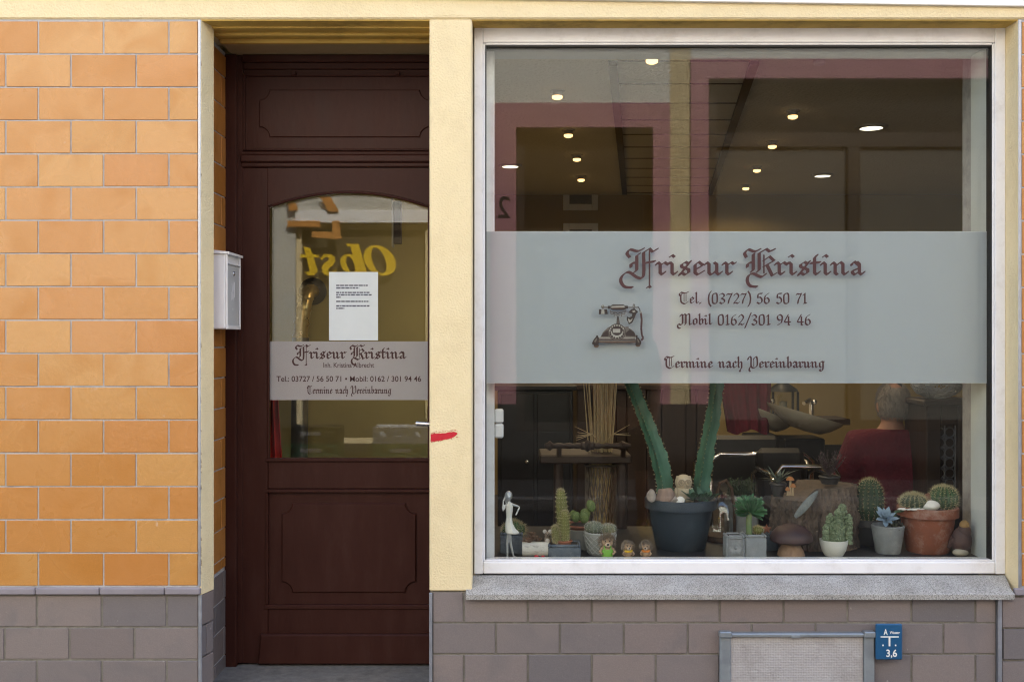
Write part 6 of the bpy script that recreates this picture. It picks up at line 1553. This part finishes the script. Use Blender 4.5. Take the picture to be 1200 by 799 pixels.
ob.build('lettering', emit_mat('x', (0,0,0), 0) if False else pmat('yellow lettering', (0.90,0.60,0.012), (0.85,0.56,0.01), 9, .5), opp)
# house number
num = sans('house_number', '2', 0, .13, 0, 0, DFRM, None, cap=.24); num.data.transform(Matrix.Translation((-.02,YO+.024,zo(256))) @ Matrix.Rotation(R(180),4,'Z')); attach(num, opp)
# orange angular lettering pieces above
og = MB()
for pts in ([(376,232),(388,232),(398,249),(386,249)],[(338,260),(376,260),(376,267),(338,267)],[(390,260),(398,260),(401,281),(391,281)],[(367,272),(390.8,273),(390.8,281),(366,279)],[(339,232),(345,232),(350,247),(340,249)]):
    og.prism([oq(*p) for p in pts], YO+.05, YO+.07)
og.build('orange_sign', pmat('orange sign', (0.62,0.27,0.06), None, 9, .6), opp)
# crates of the fruit shop
CRG = pmat('green crate plastic', (0.03,0.17,0.08), None, 9, .5); CRB = pmat('black crate plastic', (0.016,0.016,0.018), None, 9, .5); CRW = pmat('grey crate plastic', (0.5,0.51,0.53), None, 9, .5)
def crate(x, z, mat, label, w=.60):
    t = thing('crate', label, 'crate', (x,YO+.42,z), 'fruit crates in front of the house across the street')
    b = MB(); h=.18; dp=.38
    for s_ in (-1,1):
        b.cbox(-w/2,w/2,s_*dp/2-.01,s_*dp/2+.01,.0,.08,.004); b.cbox(-w/2,w/2,s_*dp/2-.01,s_*dp/2+.01,.135,h,.004)
        for xx in (-w/2+.04,-.12,.12,w/2-.04): b.cbox(xx-.04,xx+.04,s_*dp/2-.009,s_*dp/2+.009,.078,.137,.002)
        b.cbox(s_*(w/2-.01)-.01,s_*(w/2-.01)+.01,-dp/2+.011,dp/2-.011,.001,h-.001,.004)
    b.cbox(-w/2+.021,w/2-.021,-dp/2+.011,dp/2-.011,.002,.016,.002); local(b.build('body', mat), t)
    q = MB(); q.cbox(-.11,.11,dp/2+.011,dp/2+.014,.09,.13,.001); local(q.build('tag', pmat('crate tag', (0.5,0.5,0.5), None, 60, .5) if 'crate tag' not in bpy.data.materials else bpy.data.materials['crate tag']), t)
    return t
for xs_, side, top in ((-2.17,'left',CRB),(-1.20,'right',CRW)):
    crate(xs_, 0.0, CRB, 'black crate at the bottom of the '+side+' stack across the street'); crate(xs_, .181, CRG, 'green crate in the middle of the '+side+' stack across the street')
    crate(xs_, .362, top, ('black' if side == 'left' else 'pale grey')+' crate on top of the '+side+' stack across the street')
# ------------------------------------------------------------------ the passer-by whose legs show in the glass
px_, py_ = .86, -3.72
P = [(px_,py_,.93),(px_,py_,1.08),(px_,py_-.01,1.27),(px_,py_-.01,1.42),(px_,py_,1.52),(px_,py_,1.60)]
E = [(0,1),(1,2),(2,3),(3,4),(4,5)]; Rr = [.125,.115,.125,.10,.055,.055]
for s_ in (-1,1):
    i = len(P); P += [(px_+s_*.18,py_-.01,1.42),(px_+s_*.23,py_-.02,1.15),(px_+s_*.20,py_+.10,.93)]; Rr += [.058,.045,.033]; E += [(3,i),(i,i+1),(i+1,i+2)]
    hand(P,E,Rr,P[i+2],i+2,(-s_*.2,.4,-1),(-s_,.2,0))
    i = len(P); P += [(px_+s_*.095,py_,.86),(px_+s_*.12,py_+.02,.47),(px_+s_*.125,py_-.01,.30),(px_+s_*.13,py_-.02,.09),(px_+s_*.14,py_+.13,.035)]; Rr += [.09,.058,.056,.040,.035]; E += [(0,i),(i,i+1),(i+1,i+2),(i+2,i+3),(i+3,i+4)]
pb, Mp = person(P, E, Rr, (px_,py_+.02,1.68), (0,1,0), 'standing person in dark clothes with bare shins and yellow shoes, mirrored in the window', 'x', (px_,py_,0))
solid_from([P[0],P[1],P[2],P[3]]+[q for q in P if abs(q[2]-1.42) < .001 and abs(q[0]-px_) > .1]+[q for q in P if abs(q[2]-1.15) < .001], None, [(0,1),(1,2),(2,3),(3,4),(3,5),(4,6),(5,7)], [.145,.138,.147,.12,.08,.08,.066,.066], voxel=.014).build('jacket', pmat('dark jacket', (0.03,0.03,0.035), None, 9, .85), pb)
lg = [q for q in P if abs(q[2]-.86) < .001 or abs(q[2]-.47) < .001]; lg.sort(key=lambda q: (q[0], -q[2]))
solid_from([P[0]]+lg, None, [(0,1),(1,2),(0,3),(3,4)], [.14,.108,.085,.108,.085], voxel=.014).build('shorts', DARKM, pb)
for s_ in (-1,1):
    b = MB(); fx = px_+s_*.135; b.ell((fx,py_+.07,.045),(.052,.15,.05),18,12); b.ell((fx-s_*.004,py_-.03,.09),(.052,.06,.06),16,10); b.build('shoe', pmat('yellow shoe', (0.60,0.34,0.02), None, 12, .6) if 'yellow shoe' not in bpy.data.materials else bpy.data.materials['yellow shoe'], pb)
hb = MB(); hb.ell((0,-.014,.022),(.084,.098,.112),24,16,M=Mp); inv = Mp.inverted()
kf = [f for f in hb.f if not ((lambda l: l.z < -.05 or (l.y > .05 and l.z < .08))(inv @ (sum((Vector(hb.v[i]) for i in f), Vector())/len(f))))]
h2_ = MB(); h2_.v = hb.v; h2_.f = kf; h2_.m = [0]*len(kf); h2_.s = [True]*len(kf); h2_.build('hair', DWOOD, pb)
